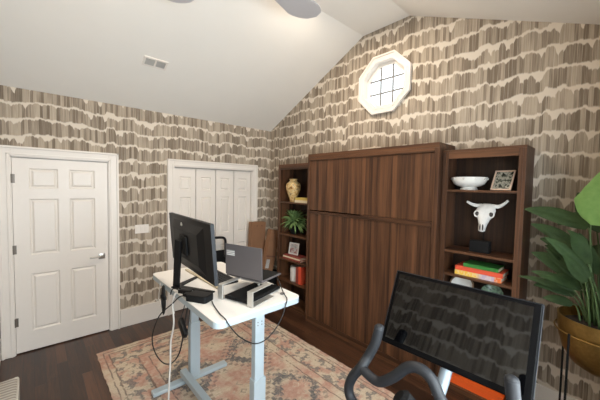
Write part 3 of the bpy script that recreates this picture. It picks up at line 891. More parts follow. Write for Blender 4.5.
# ------------------------------------------------------------------ corner: bin and cartons
t = thing('storage_bin', 'black lidded storage bin in the corner under the cardboard cartons', 'bin', (-.34, -.29, 0))
bm = B(); pts = [(-.60, -.50, 0), (-.10, -.50, 0), (-.10, -.09, 0), (-.60, -.09, 0)]
box(bm, -.60, -.08, -.50, -.08, 0, .36, .02); obj('tub', bm, M['blackm'], t, True)
bm = B(); box(bm, -.62, -.06, -.52, -.06, .361, .40, .012); obj('lid', bm, M['black'], t, True)
def carton(label, A, w, h, lean, y0, th, yaw=0.):
    """leaning long carton: A bottom-left corner, lean sideways"""
    t = thing('cardboard_carton', label, 'carton', A, 'cardboard cartons in the corner')
    ux = V((math.cos(lean), 0, -math.sin(lean))); uz = V((math.sin(lean), 0, math.cos(lean)))
    bm = B(); obox(bm, A, ux, V((0, 1, 0)), uz, (0, w, 0, th, 0, h), .004)
    obj('carton_body', bm, M['kraft'], t)
    return t, ux, uz
A = V((-.500, -.165, .4135))
t, ux, uz = carton('tall brown cardboard carton leaning beside the white closet casing', A, .275, .80, .04, 0, .09)
bm = B(); obox(bm, A, ux, V((0, 1, 0)), uz, (.02, .26, -.006, .0, .68, .80)); obj('folded_flap', bm, M['kraft'], t)
for q in (.10, .19):
    bm = B(); lathe(bm, [(.012, 0), (.012, .002)], A+ux*q+uz*.74+V((0, -.0065, 0)), 14, (0, -1, 0)); obj('hand_hole', bm, M['tape'], t)
A = V((-.385, -.38, .402+.0))
lean = .22
t, ux, uz = carton('narrower cardboard carton with a taped white label leaning towards the bookcase', A+V((0, 0, .19*math.sin(lean))), .185, .68, lean, 0, .10)
A = A+V((0, 0, .19*math.sin(lean)))
bm = B(); obox(bm, A, ux, V((0, 1, 0)), uz, (0, .185, -.0015, -.0002, .24, .262)); obj('tape_band', bm, M['tape'], t)
bm = B(); obox(bm, A, ux, V((0, 1, 0)), uz, (.02, .085, -.0015, -.0002, .06, .20)); obj('paper_label', bm, M['sticker'], t)

# ------------------------------------------------------------------ standing desk
DXa, DXb, DYa, DYb, DZt = -2.33, -1.706, -2.695, -1.53, 1.06
dk = thing('standing_desk', 'white height-adjustable standing desk with pale grey T-legs on the rug', 'desk', (-2.0, -2.1, 0))
bm = B()
t_ = bmesh.new()
def rrect(x0, x1, y0, y1, r, n=6):
    out = []
    for cx, cy, a0 in ((x1-r, y1-r, 0), (x0+r, y1-r, PI/2), (x0+r, y0+r, PI), (x1-r, y0+r, 1.5*PI)):
        for k in range(n+1):
            a = a0+PI/2*k/n; out.append((cx+r*math.cos(a), cy+r*math.sin(a)))
    return out
prism(bm, [(x, y, DZt-.005) for x, y in rrect(DXa, DXb, DYa, DYb, .045)], (0, 0, .005)); obj('desktop', bm, M['desktop'], dk)
bm = B(); prism(bm, [(x, y, DZt-.040) for x, y in rrect(DXa, DXb, DYa, DYb, .045)], (0, 0, .0345)); obj('edge_band', bm, M['deskmetal'], dk)
for yy in (-1.57, -2.60):
    bm = B(); box(bm, -2.012, -1.942, yy, yy+.045, .50, DZt-.0605, .003); obj('leg', bm, M['deskmetal'], dk)
    bm = B(); box(bm, -2.020, -1.930, yy-.006, yy+.051, .048, .55, .003); obj('leg_sleeve', bm, M['deskmetal'], dk)
    bm = B(); box(bm, -2.335, -1.655, yy-.012, yy+.058, .014, .047, .006); obj('foot', bm, M['deskmetal'], dk)
    for xx in (-2.31, -1.68):
        bm = B(); lathe(bm, [(.014, 0), (.014, .0045), (.01, .0046)], (xx, yy+.023, .0098), 12); obj('levelling_pad', bm, M['blackm'], dk)
    bm = B(); box(bm, -2.28, -1.76, yy, yy+.045, DZt-.060, DZt-.0405, .002); obj('top_bracket', bm, M['deskmetal'], dk)
bm = B(); box(bm, -2.055, -2.0405, -2.61, -1.52, .075, .125); box(bm, -2.095, -2.055, -2.56, -1.52, .075, .125, .002)
obj('crossbar', bm, M['deskmetal'], dk)
for xx in (-2.20, -1.84):
    bm = B(); box(bm, xx-.02, xx+.02, -2.5545, -1.5705, DZt-.060, DZt-.0405, .002); obj('frame_rail', bm, M['deskmetal'], dk)
for k in range(4):
    bm = B(); x = -1.994+(k % 2)*.03; z = .93-(k//2)*.02
    lathe(bm, [(.004, 0), (.004, .0015), (0, .002)], (x, -2.6, z), 8, (0, -1, 0)); obj('screw', bm, M['hinge'], dk)

# monitor seen from the back
mo = V((-2.262, -2.162, 1.399))
n_ = V((-.9952, .0557, -.0807)).normalized()
rt = V((0, 0, 1)).cross(n_).normalized(); up = n_.cross(rt)
mt = thing('computer_monitor', 'wide black computer monitor seen from behind on a slanted stand', 'monitor', (-2.30, -2.05, DZt))
W2, H2 = .410, .180
bm = B(); obox(bm, mo, rt, up, n_, (-W2, W2, -H2, H2, -.012, .008), .004); obj('back_shell', bm, M['black'], mt, True)
bm = B(); obox(bm, mo, rt, up, n_, (-W2+.004, W2-.004, -H2+.004, H2-.004, -.016, -.0122)); obj('screen_glass', bm, M['screen'], mt)
bm = B()   # tapered rear bulge
A = [(-.30, -.15), (.30, -.15), (.30, .15), (-.30, .15)]; Bq = [(-.24, -.10), (.24, -.10), (.24, .10), (-.24, .10)]
va = [bm.verts.new(mo+rt*a+up*b+n_*.0082) for a, b in A]; vb = [bm.verts.new(mo+rt*a+up*b+n_*.032) for a, b in Bq]
bm.faces.new(va); bm.faces.new(vb[::-1])
for k in range(4): bm.faces.new((va[k], va[(k+1) % 4], vb[(k+1) % 4], vb[k]))
obj('rear_housing', bm, M['black'], mt)
bm = B()
for r in ((-W2, W2, H2, H2+.003), (W2, W2+.004, -H2, H2), (-W2-.003, -W2, -H2, H2)):
    obox(bm, mo, rt, up, n_, (*r, -.014, .008))
obj('side_band', bm, M['rubber'], mt, label='thin grey edge of the monitor')
bm = B(); obox(bm, mo, rt, up, n_, (-.13, .11, .094, .0985, .0322, .0335)); obj('top_groove', bm, M['bezel'], mt)
bm = B()
lc = mo+rt*(-.06)+up*.130+n_*.0200
nn2 = n_
lc = mo+rt*(-.075)+up*.128+n_*.0215
tube(bm, [lc+rt*.017*math.cos(a)+up*.017*math.sin(a) for a in [2*PI*k/20 for k in range(20)]], .0013, 6, closed=True)
for q in (-.005, .005):
    obox(bm, lc, (rt), (up+rt*.3).normalized(), n_, (q-.0016, q+.0016, -.013, .013, -.001, .001))
obj('round_badge', bm, M['silver'], mt, label='round slashed maker badge')
bm = B(); obox(bm, mo, rt, up, n_, (-.065, .065, -.065, .065, .0322, .046), .006); obj('mount_plate', bm, M['blackm'], mt, True)
bm = B()
top = V((-2.325, -2.130, 1.430)); bot = V((-2.292, -1.995, DZt+.010)); axd = (top-bot).normalized(); sd = V((.55, -.83, 0)).normalized(); sd = (sd-axd*sd.dot(axd)).normalized()
obox(bm, bot, sd, axd.cross(sd).normalized(), axd, (-.024, .024, -.011, .011, 0, (top-bot).length), .005); obj('stand_column', bm, M['black'], mt, True)
bm = B()
for a_, b_ in (((-2.292, -1.995), (-2.13, -2.262)), ((-2.292, -1.995), (-2.02, -1.83))):
    a_, b_ = V((*a_, 0)), V((*b_, 0)); d_ = (b_-a_).normalized(); s_ = V((-d_.y, d_.x, 0))
    prism(bm, [V((p.x, p.y, DZt+.0005)) for p in (a_-s_*.028-d_*.02, b_-s_*.008, b_+s_*.008, a_+s_*.028-d_*.02)], (0, 0, .009 if a_.y-b_.y > 0 else .0085))
obj('stand_foot', bm, M['black'], mt)

# black dock box
t = thing('docking_box', 'rounded black dock box with cables at the near left corner of the desk', 'box', (-2.262, -2.325, DZt))
bm = B(); d_ = V((.50, -.866, 0)); s_ = V((.866, .50, 0))
rr = rrect(-.075, .080, -.048, .048, .018)
prism(bm, [V((-2.262, -2.322, DZt+.0005))+d_*a+s_*b for a, b in rr], (0, 0, .038))
obj('case', bm, M['blackm'], t, True)
bm = B(); prism(bm, [V((-2.262, -2.322, DZt+.039))+d_*a*.92+s_*b*.92 for a, b in rr], (0, 0, .003)); obj('top_cover', bm, M['black'], t, True)
bm = B(); obox(bm, (-2.262, -2.322, DZt+.012), d_, s_, (0, 0, 1), (-.115, -.076, -.02, .02, 0, .02), .003); obj('plug', bm, M['black'], t)
# second adapter behind it
t = thing('power_adapter', 'flat black power adapter beside the foot of the monitor stand', 'adapter', (-2.262, -2.13, DZt))
bm = B(); obox(bm, (-2.285, -2.155, DZt+.0005), d_, s_, (0, 0, 1), (-.05, .04, -.022, .022, 0, .026), .006); obj('adapter_body', bm, M['black'], t, True)
bm = B(); tube(bm, spline([(-2.31, -2.112, DZt+.012), (-2.325, -2.08, DZt+.02), (-2.340, -2.05, DZt+.010), (-2.345, -2.03, DZt-.03)], 4), .004, 6); obj('lead', bm, M['blackcord'], t)

# wood strip, keyboard mat, keyboard
bm = B(); box(bm, -2.088, -2.062, -2.262, -1.62, DZt+.0005, DZt+.012, .003)
tag(obj('wooden_strip', bm, M['wstrip']), 'long pale wooden strip lying along the white desktop behind the monitor', 'strip')
t = thing('keyboard', 'black keyboard lying behind the wooden strip on the desk', 'keyboard', (-1.93, -1.93, DZt))
bm = B(); box(bm, -2.04, -1.89, -2.18, -1.74, DZt+.0005, DZt+.016, .004); obj('keyboard_body', bm, M['black'], t)
bm = B()
for i in range(5):
    for j in range(14):
        x = -2.032+i*.0275; y = -2.172+j*.0305
        box(bm, x, x+.023, y, y+.026, DZt+.016, DZt+.022)
obj('keycaps', bm, M['rubber'], t)

# laptop stand + laptop
O = V((-1.978, -2.397, 0)); hu = V((.303, -.953, 0)); hf = V((.953, .303, 0)); Z = V((0, 0, 1))
t = thing('laptop_stand', 'silver two-bracket laptop stand on the desk under the grey laptop', 'stand', O+V((0, 0, DZt)))
for a_ in (-.055, .195):
    bm = B()
    obox(bm, O, hu, hf, Z, (a_-.022, a_+.022, -.168, .06, DZt+.0005, DZt+.005), .001)
    obox(bm, O, hu, hf, Z, (a_-.022, a_+.022, -.168, -.158, DZt+.005, 1.158), .003)
    obox(bm, O, hu, hf, Z, (a_-.020, a_+.020, -.158, .03, 1.151, 1.158), .002)
    obj('bracket', bm, M['silver'], t)
bm = B(); obox(bm, O, hu, hf, Z, (-.034, .174, .0, .028, 1.151, 1.157)); obj('cross_plate', bm, M['silver'], t)
lp = thing('laptop', 'open grey laptop seen from behind its lid, raised on the silver stand', 'laptop', O+V((0, 0, 1.159)))
bm = B(); obox(bm, O, hu, hf, Z, (-.16, .16, 0, .225, 1.1585, 1.172), .003); obj('laptop_base', bm, M['lid'], lp)
bm = B(); obox(bm, O, hu, hf, Z, (-.156, .156, .012, .221, 1.1722, 1.1735)); obj('keys', bm, M['blackm'], lp)
lu = V((-.03*hf.x, -.03*hf.y, 1)).normalized()
fn = hu.cross(lu).normalized()
if fn.dot(hf) < 0: fn = -fn
bm = B(); obox(bm, O+V((0, 0, 1.170)), hu, lu, fn, (-.163, .163, .002, .222, -.006, 0), .002); obj('lid', bm, M['lid'], lp)
bm = B(); obox(bm, O+V((0, 0, 1.170)), hu, lu, fn, (-.155, .155, .01, .215, .0003, .0012)); obj('screen', bm, M['screen'], lp)
bm = B(); obox(bm, O+V((0, 0, 1.170)), hu, lu, fn, (-.150, -.075, .140, .180, -.0072, -.0062)); obj('asset_sticker', bm, M['sticker'], lp, label='pale printed sticker on the lid')
bm = B(); obox(bm, O, hu, hf, Z, (-.13, .13, -.002, .006, 1.1675, 1.176)); obj('hinge', bm, M['black'], lp)
# dark closed notebook under the stand
t = thing('closed_notebook_computer', 'closed black notebook computer lying flat under the silver laptop stand', 'laptop', O+V((0, 0, DZt)))
bm = B(); obox(bm, O, hu, hf, Z, (-.033, .172, -.150, .20, DZt+.006, DZt+.016), .004); obj('lower_shell', bm, M['black'], t)
bm = B(); obox(bm, O, hu, hf, Z, (-.033, .172, -.150, .20, DZt+.0165, DZt+.026), .004); obj('upper_shell', bm, M['blackm'], t)
# headset loops
t = thing('earphones', 'coiled dark earphones beside the silver laptop stand', 'earphones', (-1.80, -2.38, DZt+.03))
bm = B()
rp = [V((-1.822, -2.37, DZt+.034))+V((.045*math.cos(a)+.008*math.sin(2.3*a), .05*math.sin(a), .02+.016*math.sin(a*1.5))) for a in [2*PI*k/22*1.9 for k in range(23)]]
tube(bm, rp, .0032, 6); obj('cord', bm, M['blackcord'], t)
for dx in (-.03, .035):
    bm = B(); ell(bm, (-1.83+dx, -2.41, DZt+.037), (.010, .010, .009), 10, 8); obj('earbud', bm, M['silver'], t, 'all')

# cables
bm = B()
tube(bm, spline([(-1.74, -2.25, DZt+.02), (-1.735, -2.33, DZt+.10), (-1.742, -2.46, DZt+.085), (-1.79, -2.60, DZt+.02), (-1.83, -2.69, DZt+.008), (-1.865, -2.712, 1.03), (-1.885, -2.715, .985), (-1.94, -2.715, .915), (-2.02, -2.715, .870), (-2.10, -2.715, .878), (-2.19, -2.715, .945), (-2.25, -2.712, 1.02), (-2.272, -2.69, DZt+.006), (-2.262, -2.60, DZt+.006), (-2.235, -2.47, DZt+.006), (-2.222, -2.42, DZt+.012)], 6), .0035, 7)
tag(obj('black_cable', bm, M['blackcord'], smooth='all'), 'black cable drooping over the near front edge of the desk', 'cable')
bm = B(); box(bm, -1.80, -1.772, -2.60, -2.575, DZt+.001, DZt+.012, .003)
tag(obj('cable_clip', bm, M['grill']), 'small grey cable clip near the right edge of the desktop', 'clip')
bm = B()
tube(bm, spline([(-2.30, -2.25, DZt+.01), (-2.338, -2.20, DZt+.005), (-2.350, -2.08, .98), (-2.350, -1.80, .80), (-2.350, -1.63, .60), (-2.350, -1.62, .50), (-2.350, -1.72, .455), (-2.345, -1.87, .46), (-2.340, -2.03, .53), (-2.335, -2.15, .64), (-2.33, -2.20, .74), (-2.31, -2.19, .84), (-2.27, -2.14, .94), (-2.24, -2.11, 1.00)], 6), .0045, 7)
tag(obj('black_cable', bm, M['blackcord'], smooth='all'), 'black cable hanging in a wide loop left of the desk leg', 'cable')
bm = B()
tube(bm, spline([(-2.340, -2.12, DZt+.006), (-2.347, -2.10, 1.03), (-2.35, -2.09, .97), (-2.35, -2.11, .85), (-2.35, -2.05, .70), (-2.35, -2.04, .55), (-2.35, -2.01, .35), (-2.345, -1.98, .16), (-2.335, -1.97, .03), (-2.30, -1.92, .018), (-2.22, -1.86, .018)], 6), .0060, 8)
tag(obj('white_cable', bm, M['whitecord'], smooth='all'), 'white cable hanging from the desk edge down to the rug', 'cable')
# bundled black cable with a tie
t = thing('cable_bundle', 'bundle of coiled black cable tied at the left edge of the desk', 'cable', (-2.352, -1.90, 1.0))
bm = B()
for k in range(6):
    w_ = .012+.005*k; y0 = -1.905-.004*k; x = -2.352-.004*(k % 3)
    tube(bm, spline([(x, y0-w_*.4, 1.055), (x, y0-w_, .99), (x, y0-w_, .92), (x, y0, .875-.004*k), (x, y0+w_, .92), (x, y0+w_, .99), (x, y0+w_*.4, 1.055)], 4, closed=True), .0035, 6, closed=True)
obj('coils', bm, M['blackcord'], t, 'all')
bm = B(); box(bm, -2.368, -2.344, -1.950, -1.880, .965, .990, .004); obj('tie', bm, M['blackm'], t)
bm = B()
tube(bm, spline([(-2.352, -1.83, 1.06), (-2.352, -1.80, .98), (-2.352, -1.79, .93), (-2.352, -1.755, .900), (-2.352, -1.72, .905)], 5), .003, 6)
tube(bm, spline([(-2.352, -1.79, .93), (-2.352, -1.83, .895), (-2.352, -1.87, .885)], 5), .003, 6)
tag(obj('white_cable', bm, M['whitecord'], smooth='all'), 'short white split cable dangling beside the black cable bundle', 'cable')
t = thing('power_brick', 'black power brick hanging by its lead beside the far desk leg', 'adapter', (-2.30, -2.22, .86))
bm = B()
c_ = V((-2.335, -2.235, .865)); d_ = V((0, -.80, -.60)); e_ = V((0, -.60, .80))
obox(bm, c_, d_, e_, V((1, 0, 0)), (-.062, .062, -.028, .028, -.015, .015), .008); obj('brick_body', bm, M['black'], t, True)
bm = B(); tube(bm, spline([c_+d_*-.06, c_+V((.03, .07, .09)), (-2.29, -2.16, 1.00), (-2.28, -2.15, 1.017)], 6), .0035, 6)
tube(bm, spline([c_+d_*.06, c_+V((0, -.07, -.02)), c_+V((0.02, -.05, .06)), (-2.29, -2.25, 1.017)], 6), .0035, 6); obj('lead', bm, M['blackcord'], t, 'all')

# ------------------------------------------------------------------ office chair (behind desk)
ch = thing('office_chair', 'black office chair with open framed backrest, standing in front of the white closet', 'chair', (-1.12, -.30, 0))
cxx, cyy = -1.12, -.30
bm = B(); prism(bm, [(x, y, .47) for x, y in rrect(cxx-.23, cxx+.23, cyy-.20, cyy+.20, .07)], (0, 0, .06)); obj('seat', bm, M['blackm'], ch, True)
bm = B()
tube(bm, spline([(cxx+a, cyy+.20+.03*(z-.56), z) for a, z in ((-.19, .58), (-.225, .66), (-.23, .90), (-.215, .985), (-.15, 1.010), (0, 1.015), (.15, 1.010), (.215, .985), (.23, .90), (.225, .66), (.19, .58), (0, .565))], 5, closed=True), .019, 10, closed=True)
obj('backrest_frame', bm, M['black'], ch, 'all')
bm = B(); box(bm, cxx-.205, cxx+.205, cyy+.195, cyy+.215, .60, .82, .008); obj('lumbar_pad', bm, M['blackm'], ch, True)
bm = B(); tube(bm, spline([(cxx, cyy+.10, .455), (cxx, cyy+.235, .47), (cxx, cyy+.235, .66)], 5), .02, 8); obj('back_bracket', bm, M['black'], ch, True)
for s_ in (-1, 1):
    x = cxx+s_*.262
    bm = B(); box(bm, x-.03, x+.03, cyy-.10, cyy+.16, .845, .885, .014, 3); obj('armrest', bm, M['blackm'], ch, True)
    bm = B(); box(bm, x-.018, x+.018, cyy-.01, cyy+.05, .44, .845, .008); box(bm, min(x, x-s_*.1), max(x, x-s_*.1), cyy-.01, cyy+.05, .43, .465, .006); obj('arm_support', bm, M['black'], ch, True)
bm = B(); cyl(bm, (cxx, cyy, .08), (cxx, cyy, .469), .026); obj('gas_lift', bm, M['black'], ch, True)
bm = B()
for k in range(5):
    a = 2*PI*k/5+.3; tube(bm, [(cxx, cyy, .11), (cxx+.21*math.cos(a), cyy+.21*math.sin(a), .085)], lambda q: .025-.009*q, 8)
obj('star_base', bm, M['black'], ch, True)
for k in range(5):
    a = 2*PI*k/5+.3; p_ = V((cxx+.21*math.cos(a), cyy+.21*math.sin(a), .0275)); s_ = V((-math.sin(a), math.cos(a), 0))
    bm = B(); cyl(bm, p_-s_*.02, p_+s_*.02, .0265, 14); cyl(bm, p_, p_+V((0, 0, .055)), .008, 8); obj('caster', bm, M['blackm'], ch, True)

# ------------------------------------------------------------------ exercise bike
bk = thing('exercise_bike', 'black exercise bike with curved handlebars and large tilted screen', 'exercise bike', (-1.9, -3.66, 0))
sc = V((-1.703, -3.655, 1.215)); n_ = V((-.9133, -.024, .4065)).normalized(); rt = V((0, 0, 1)).cross(n_).normalized(); up = n_.cross(rt)
w_, h_ = .2965, .178
bm = B(); obox(bm, sc, rt, up, n_, (-w_, w_, -h_, h_, -.022, -.001), .006, 3); obj('screen_housing', bm, M['bezel'], bk, True)
bm = B(); obox(bm, sc, rt, up, n_, (-w_+.005, w_-.005, -h_+.005, h_-.005, -.001, .0002)); obj('screen_glass', bm, M['bezel'], bk)
bm = B(); obox(bm, sc, rt, up, n_, (-w_+.018, w_-.026, -h_+.026, h_-.016, .0003, .0008)); obj('display', bm, M['screen'], bk)
bm = B()
for r in ((w_, w_+.002, -h_, h_), (-w_-.002, -w_, -h_, h_)): obox(bm, sc, rt, up, n_, (*r, -.02, -.002))
obox(bm, sc, rt, up, n_, (-w_, w_, h_, h_+.002, -.02, -.002)); obj('housing_edge', bm, M['rubber'], bk, label='thin grey edge of the screen')
yc = -3.66
bm = B(); obox(bm, sc, rt, up, n_, (-.06, .06, -.08, .08, -.05, -.022), .006); obj('screen_mount', bm, M['rubber'], bk, True)
bm = B(); tube(bm, spline([sc-n_*.05, (-1.70, yc, 1.11), (-1.77, yc, 1.01), (-1.83, yc, .95)], 6), .024, 12); obj('screen_post', bm, M['post'], bk, True, 'pale grey post under the screen')
# handlebars (left one fully visible)
def bar(sg, dz=0.):
    f = lambda x, y, z: (x, y if sg > 0 else 2*yc-y, z+dz)
    bm = B()
    horn = [f(-1.875, -3.407, 1.165), f(-1.885, -3.395, 1.09), f(-1.905, -3.370, 1.02), f(-1.945, -3.362, .983), f(-1.955, -3.325, .925), f(-1.96, -3.308, .868), f(-1.965, -3.325, .825), f(-1.975, -3.39, .800), f(-1.98, -3.48, .800), f(-1.97, -3.58, .83), f(-1.93, -3.66, .86)]
    tube(bm, spline(horn, 8), .0222, 14)
    ell(bm, f(-1.8745, -3.4075, 1.166), (.0220, .0220, .014), 14, 8)
    obj('handlebar', bm, M['rubber'], bk, 'all')
bar(1); bar(-1, .012)
bm = B()
L_ = [(-1.945, -3.366, .982), (-1.95, -3.42, .968), (-1.95, -3.468, .972), (-1.95, -3.53, 1.027), (-1.95, -3.585, 1.092), (-1.95, -3.635, 1.113), (-1.95, -3.682, 1.095), (-1.95, -3.72, 1.035), (-1.95, -3.78, .975), (-1.95, -3.86, .965), (-1.95, -3.945, .985)]
tube(bm, spline(L_, 8), .0212, 14); obj('cross_grip', bm, M['rubber'], bk, 'all')
bm = B(); lathe(bm, [(.03, 0), (.045, .02), (.045, .06), (.028, .075)], (-1.90, yc+.075, .885), 18, (-.3, .5, .6)); obj('stem_clamp', bm, M['blackm'], bk, True)
bm = B(); tube(bm, spline([(-1.93, yc, .86), (-1.86, yc, .90), (-1.80, yc, .88), (-1.78, yc, .80)], 5), .028, 12); obj('stem', bm, M['blackm'], bk, True)
bm = B(); box(bm, -1.81, -1.75, yc-.03, yc+.03, .40, .82, .01); obj('handlebar_post', bm, M['blackm'], bk)
bm = B(); tube(bm, [(-1.40, yc, .09), (-1.60, yc, .36), (-1.78, yc, .44), (-2.15, yc, .40), (-2.50, yc, .10)], .04, 12); obj('main_frame', bm, M['blackm'], bk, True)
bm = B(); tube(bm, [(-2.15, yc, .40), (-2.42, yc, .84)], .03, 12); obj('seat_post', bm, M['blackm'], bk, True)
bm = B(); ell(bm, (-2.42, yc, .87), (.14, .075, .035), 20, 10); ell(bm, (-2.30, yc, .87), (.12, .035, .028), 16, 8); obj('saddle', bm, M['blackm'], bk, 'all')
bm = B(); lathe(bm, [(.0, -.03), (.20, -.03), (.225, -.015), (.225, .015), (.20, .03), (0, .03)], (-1.62, yc-.075, .27), 40, (0, 1, 0)); obj('flywheel', bm, M['blackm'], bk, True)
for x in (-1.40, -2.50):
    bm = B(); cyl(bm, (x, yc-.27, .045), (x, yc+.27, .045), .030, 14); obj('stabiliser', bm, M['blackm'], bk, True)
    for s_ in (-1, 1):
        bm = B(); z0_ = .0 if (x > RX1 or yc+s_*.25 < RY0) else .0098
        cyl(bm, (x, yc+s_*.25, z0_+.0003), (x, yc+s_*.25, .03), .022, 12); obj('foot_pad', bm, M['rubber'], bk)
for s_ in (-1, 1):
    bm = B(); tube(bm, [(-2.02, yc+s_*.05, .34), (-2.02, yc+s_*.11, .34)], .02, 10); tube(bm, [(-2.02, yc+s_*.105, .34), (-2.02-s_*.12, yc+s_*.115, .30-s_*.06)], .012, 8)
    box(bm, -2.07-s_*.12, -1.97-s_*.12, yc+s_*.165-.045, yc+s_*.165+.045, .29-s_*.06, .31-s_*.06, .005); obj('pedal', bm, M['blackm'], bk, True)

# ------------------------------------------------------------------ plant in gold planter
PX, PY = -.53, -4.095
ps = thing('planter_stand', 'slim black metal stand holding the gold bowl planter', 'plant stand', (PX, PY, 0))
PR = .212; RB = 1.045; ZR = .955
bm = B(); tube(bm, [(PX+(PR+.012)*math.cos(a), PY+(PR+.012)*math.sin(a), ZR) for a in [2*PI*k/48 for k in range(48)]], .005, 8, closed=True); obj('ring', bm, M['gold'], ps, 'all', 'gold ring round the planter')
for a in (2.62, 2.95+.0, -2.2, -.6, .5):
    pass
for a in (2.50, 4.05, 5.65, .95):
    bm = B(); x, y = PX+(PR+.018)*math.cos(a), PY+(PR+.018)*math.sin(a)
    tube(bm, [(x, y, ZR+.01), (x, y, 0.001)], .006, 8); obj('leg', bm, M['blackm'], ps)
bm = B()
c_ = [(PX+(PR+.018)*math.cos(a), PY+(PR+.018)*math.sin(a), .30) for a in (2.50, 4.05, 5.65, .95)]
tube(bm, [c_[0], c_[2]], .004, 6); tube(bm, [c_[1], c_[3]], .004, 6); obj('cross_brace', bm, M['blackm'], ps)
bm = B()
pl = thing('bird_of_paradise_plant', 'large-leaved plant in a hammered gold bowl by the right wall', 'plant', (PX, PY, .73))
prof = [(0.03, -.335), (.08, -.325), (.14, -.285), (.185, -.21), (.205, -.13), (.212, -.05), (.214, 0), (.208, 0), (.204, -.05), (.195, -.06), (0, -.06)]
lathe(bm, prof, (PX, PY, RB), 48); obj('gold_bowl', bm, M['gold'], pl, True, 'hammered gold bowl')
bm = B(); lathe(bm, [(.196, -.058), (.1, -.045), (0, -.04)], (PX, PY, RB), 30); obj('soil', bm, M['soil'], pl, True)
prf = lambda t: max(.02, math.sin(PI*min(1, t*.96+.04)**.8))**.75
def bop(base, ctrl, bstart, tip, w, mat, upn, sag=.03, fold=.25, pf=None):
    bm = B(); tube(bm, bez(base, ctrl, bstart, 10), lambda q: .0065-.003*q, 8)
    obj('stalk', bm, M['stalk'], pl, 'all')
    bm = B(); a, c = V(bstart), V(tip); mid = (a+c)/2+V((0, 0, sag))
    leaf(bm, bez(a, mid, c, 22), w, upn, fold, pf or prf, .25, 5, .02)
    obj('leaf', bm, M[mat], pl, 'all')
bz = RB-.05
U = V((-.75, 0, .66))
spec = [
 ((-.48, -4.04), (-.40, -4.03, 1.45), (-.38, -3.990, 1.575), (-.38, -3.650, 1.672), .062, 'leafd', .045),
 ((-.50, -4.06), (-.44, -4.02, 1.30), (-.42, -3.960, 1.420), (-.42, -3.700, 1.570), .048, 'leafd', .050),
 ((-.50, -4.03), (-.42, -4.00, 1.22), (-.40, -3.965, 1.215), (-.38, -3.705, 1.360), .055, 'leafd', .060),
 ((-.52, -4.02), (-.42, -3.98, 1.15), (-.42, -3.950, 1.125), (-.42, -3.735, 1.135), .048, 'leafd', .060),
 ((-.52, -3.99), (-.46, -3.97, 1.10), (-.45, -3.945, 1.065), (-.44, -3.790, 1.065), .034, 'leafd', .030),
 ((-.44, -4.05), (-.34, -4.02, 1.35), (-.32, -3.970, 1.33), (-.30, -3.740, 1.46), .050, 'leafd', .055),
 ((-.44, -4.08), (-.30, -4.05, 1.5), (-.26, -4.01, 1.62), (-.20, -3.82, 1.56), .060, 'leafd', .06),
 ((-.48, -4.10), (-.36, -4.08, 1.4), (-.32, -4.06, 1.55), (-.24, -3.92, 1.80), .080, 'leafd', .03),
 ((-.42, -4.12), (-.30, -4.14, 1.3), (-.24, -4.10, 1.42), (-.18, -3.93, 1.30), .060, 'leafd', .05),
 ((-.50, -4.12), (-.42, -4.16, 1.3), (-.40, -4.16, 1.45), (-.34, -4.08, 1.75), .070, 'leafd', .02),
 ((-.56, -4.14), (-.62, -4.20, 1.3), (-.62, -4.20, 1.40), (-.58, -4.24, 1.72), .060, 'leafd', .02),
 ((-.58, -4.10), (-.62, -4.14, 1.2), (-.64, -4.15, 1.25), (-.70, -4.17, 1.52), .050, 'leafm', .02),
 ((-.46, -4.14), (-.36, -4.18, 1.2), (-.30, -4.18, 1.22), (-.16, -4.16, 1.42), .060, 'leafd', .04),
]
for (bx, by), ct, bs, tp, w_, mt_, sag in spec:
    bop((bx, by, bz-.003), ct, bs, tp, w_, mt_, U, sag)
rp = random.Random(11)
for k in range(22):
    a = rp.uniform(1.2, 3.3); el = rp.uniform(.15, 1.2)
    L0 = rp.uniform(.16, .38); L1 = rp.uniform(.20, .36)
    bx, by = PX+rp.uniform(-.07, .09), PY+rp.uniform(-.07, .09)
    d_ = V((math.cos(a)*.55+.12, math.sin(a)*.85, 0))
    st = V((bx, by, bz))+d_*L0*math.cos(el)*.6+V((0, 0, L0*math.sin(el)+.12))
    tp = st+d_*L1*math.cos(el*.6)+V((0, 0, L1*math.sin(el*.8)-.02))
    tp.x = min(tp.x, -.07); tp.z = min(tp.z, 1.82)
    bop((bx, by, bz-.003), (bx+(st.x-bx)*.3, by+(st.y-by)*.3, (bz+st.z)/2+.04), st, tp, rp.uniform(.024, .042), 'leafd', V((-.6, .2, .7)), rp.uniform(.02, .06))
# the large pale leaf on the right
bop((-.55, -4.06, bz-.003), (-.56, -4.01, 1.40), (-.58, -4.012, 1.61), (-.60, -4.17, 2.06), .160, 'leafl', V((-.80, .35, .25)), .0, .12, lambda t: max(.02, min(1, (t/.22))**.6*max(0, (1-t))**.55*1.15))

# ------------------------------------------------------------------ cushion seat at lower left
t = thing('ribbed_pouf', 'pale grey ribbed fabric pouf against the left wall, only its corner in view', 'pouf', (-3.25, -1.3, 0))
bm = B(); box(bm, XW+.022, -3.150, -1.70, -1.085, 0.003, .315, .03, 4); obj('pouf_body', bm, M['pouf'], t, True)
bm = B(); tube(bm, spline([(-3.158, -1.69, .298), (-3.155, -1.40, .302), (-3.157, -1.12, .302), (-3.17, -1.092, .305), (-3.19, -1.090, .302), (-3.30, -1.092, .298)], 5), .007, 8); obj('piping', bm, M['piping'], t, 'all')

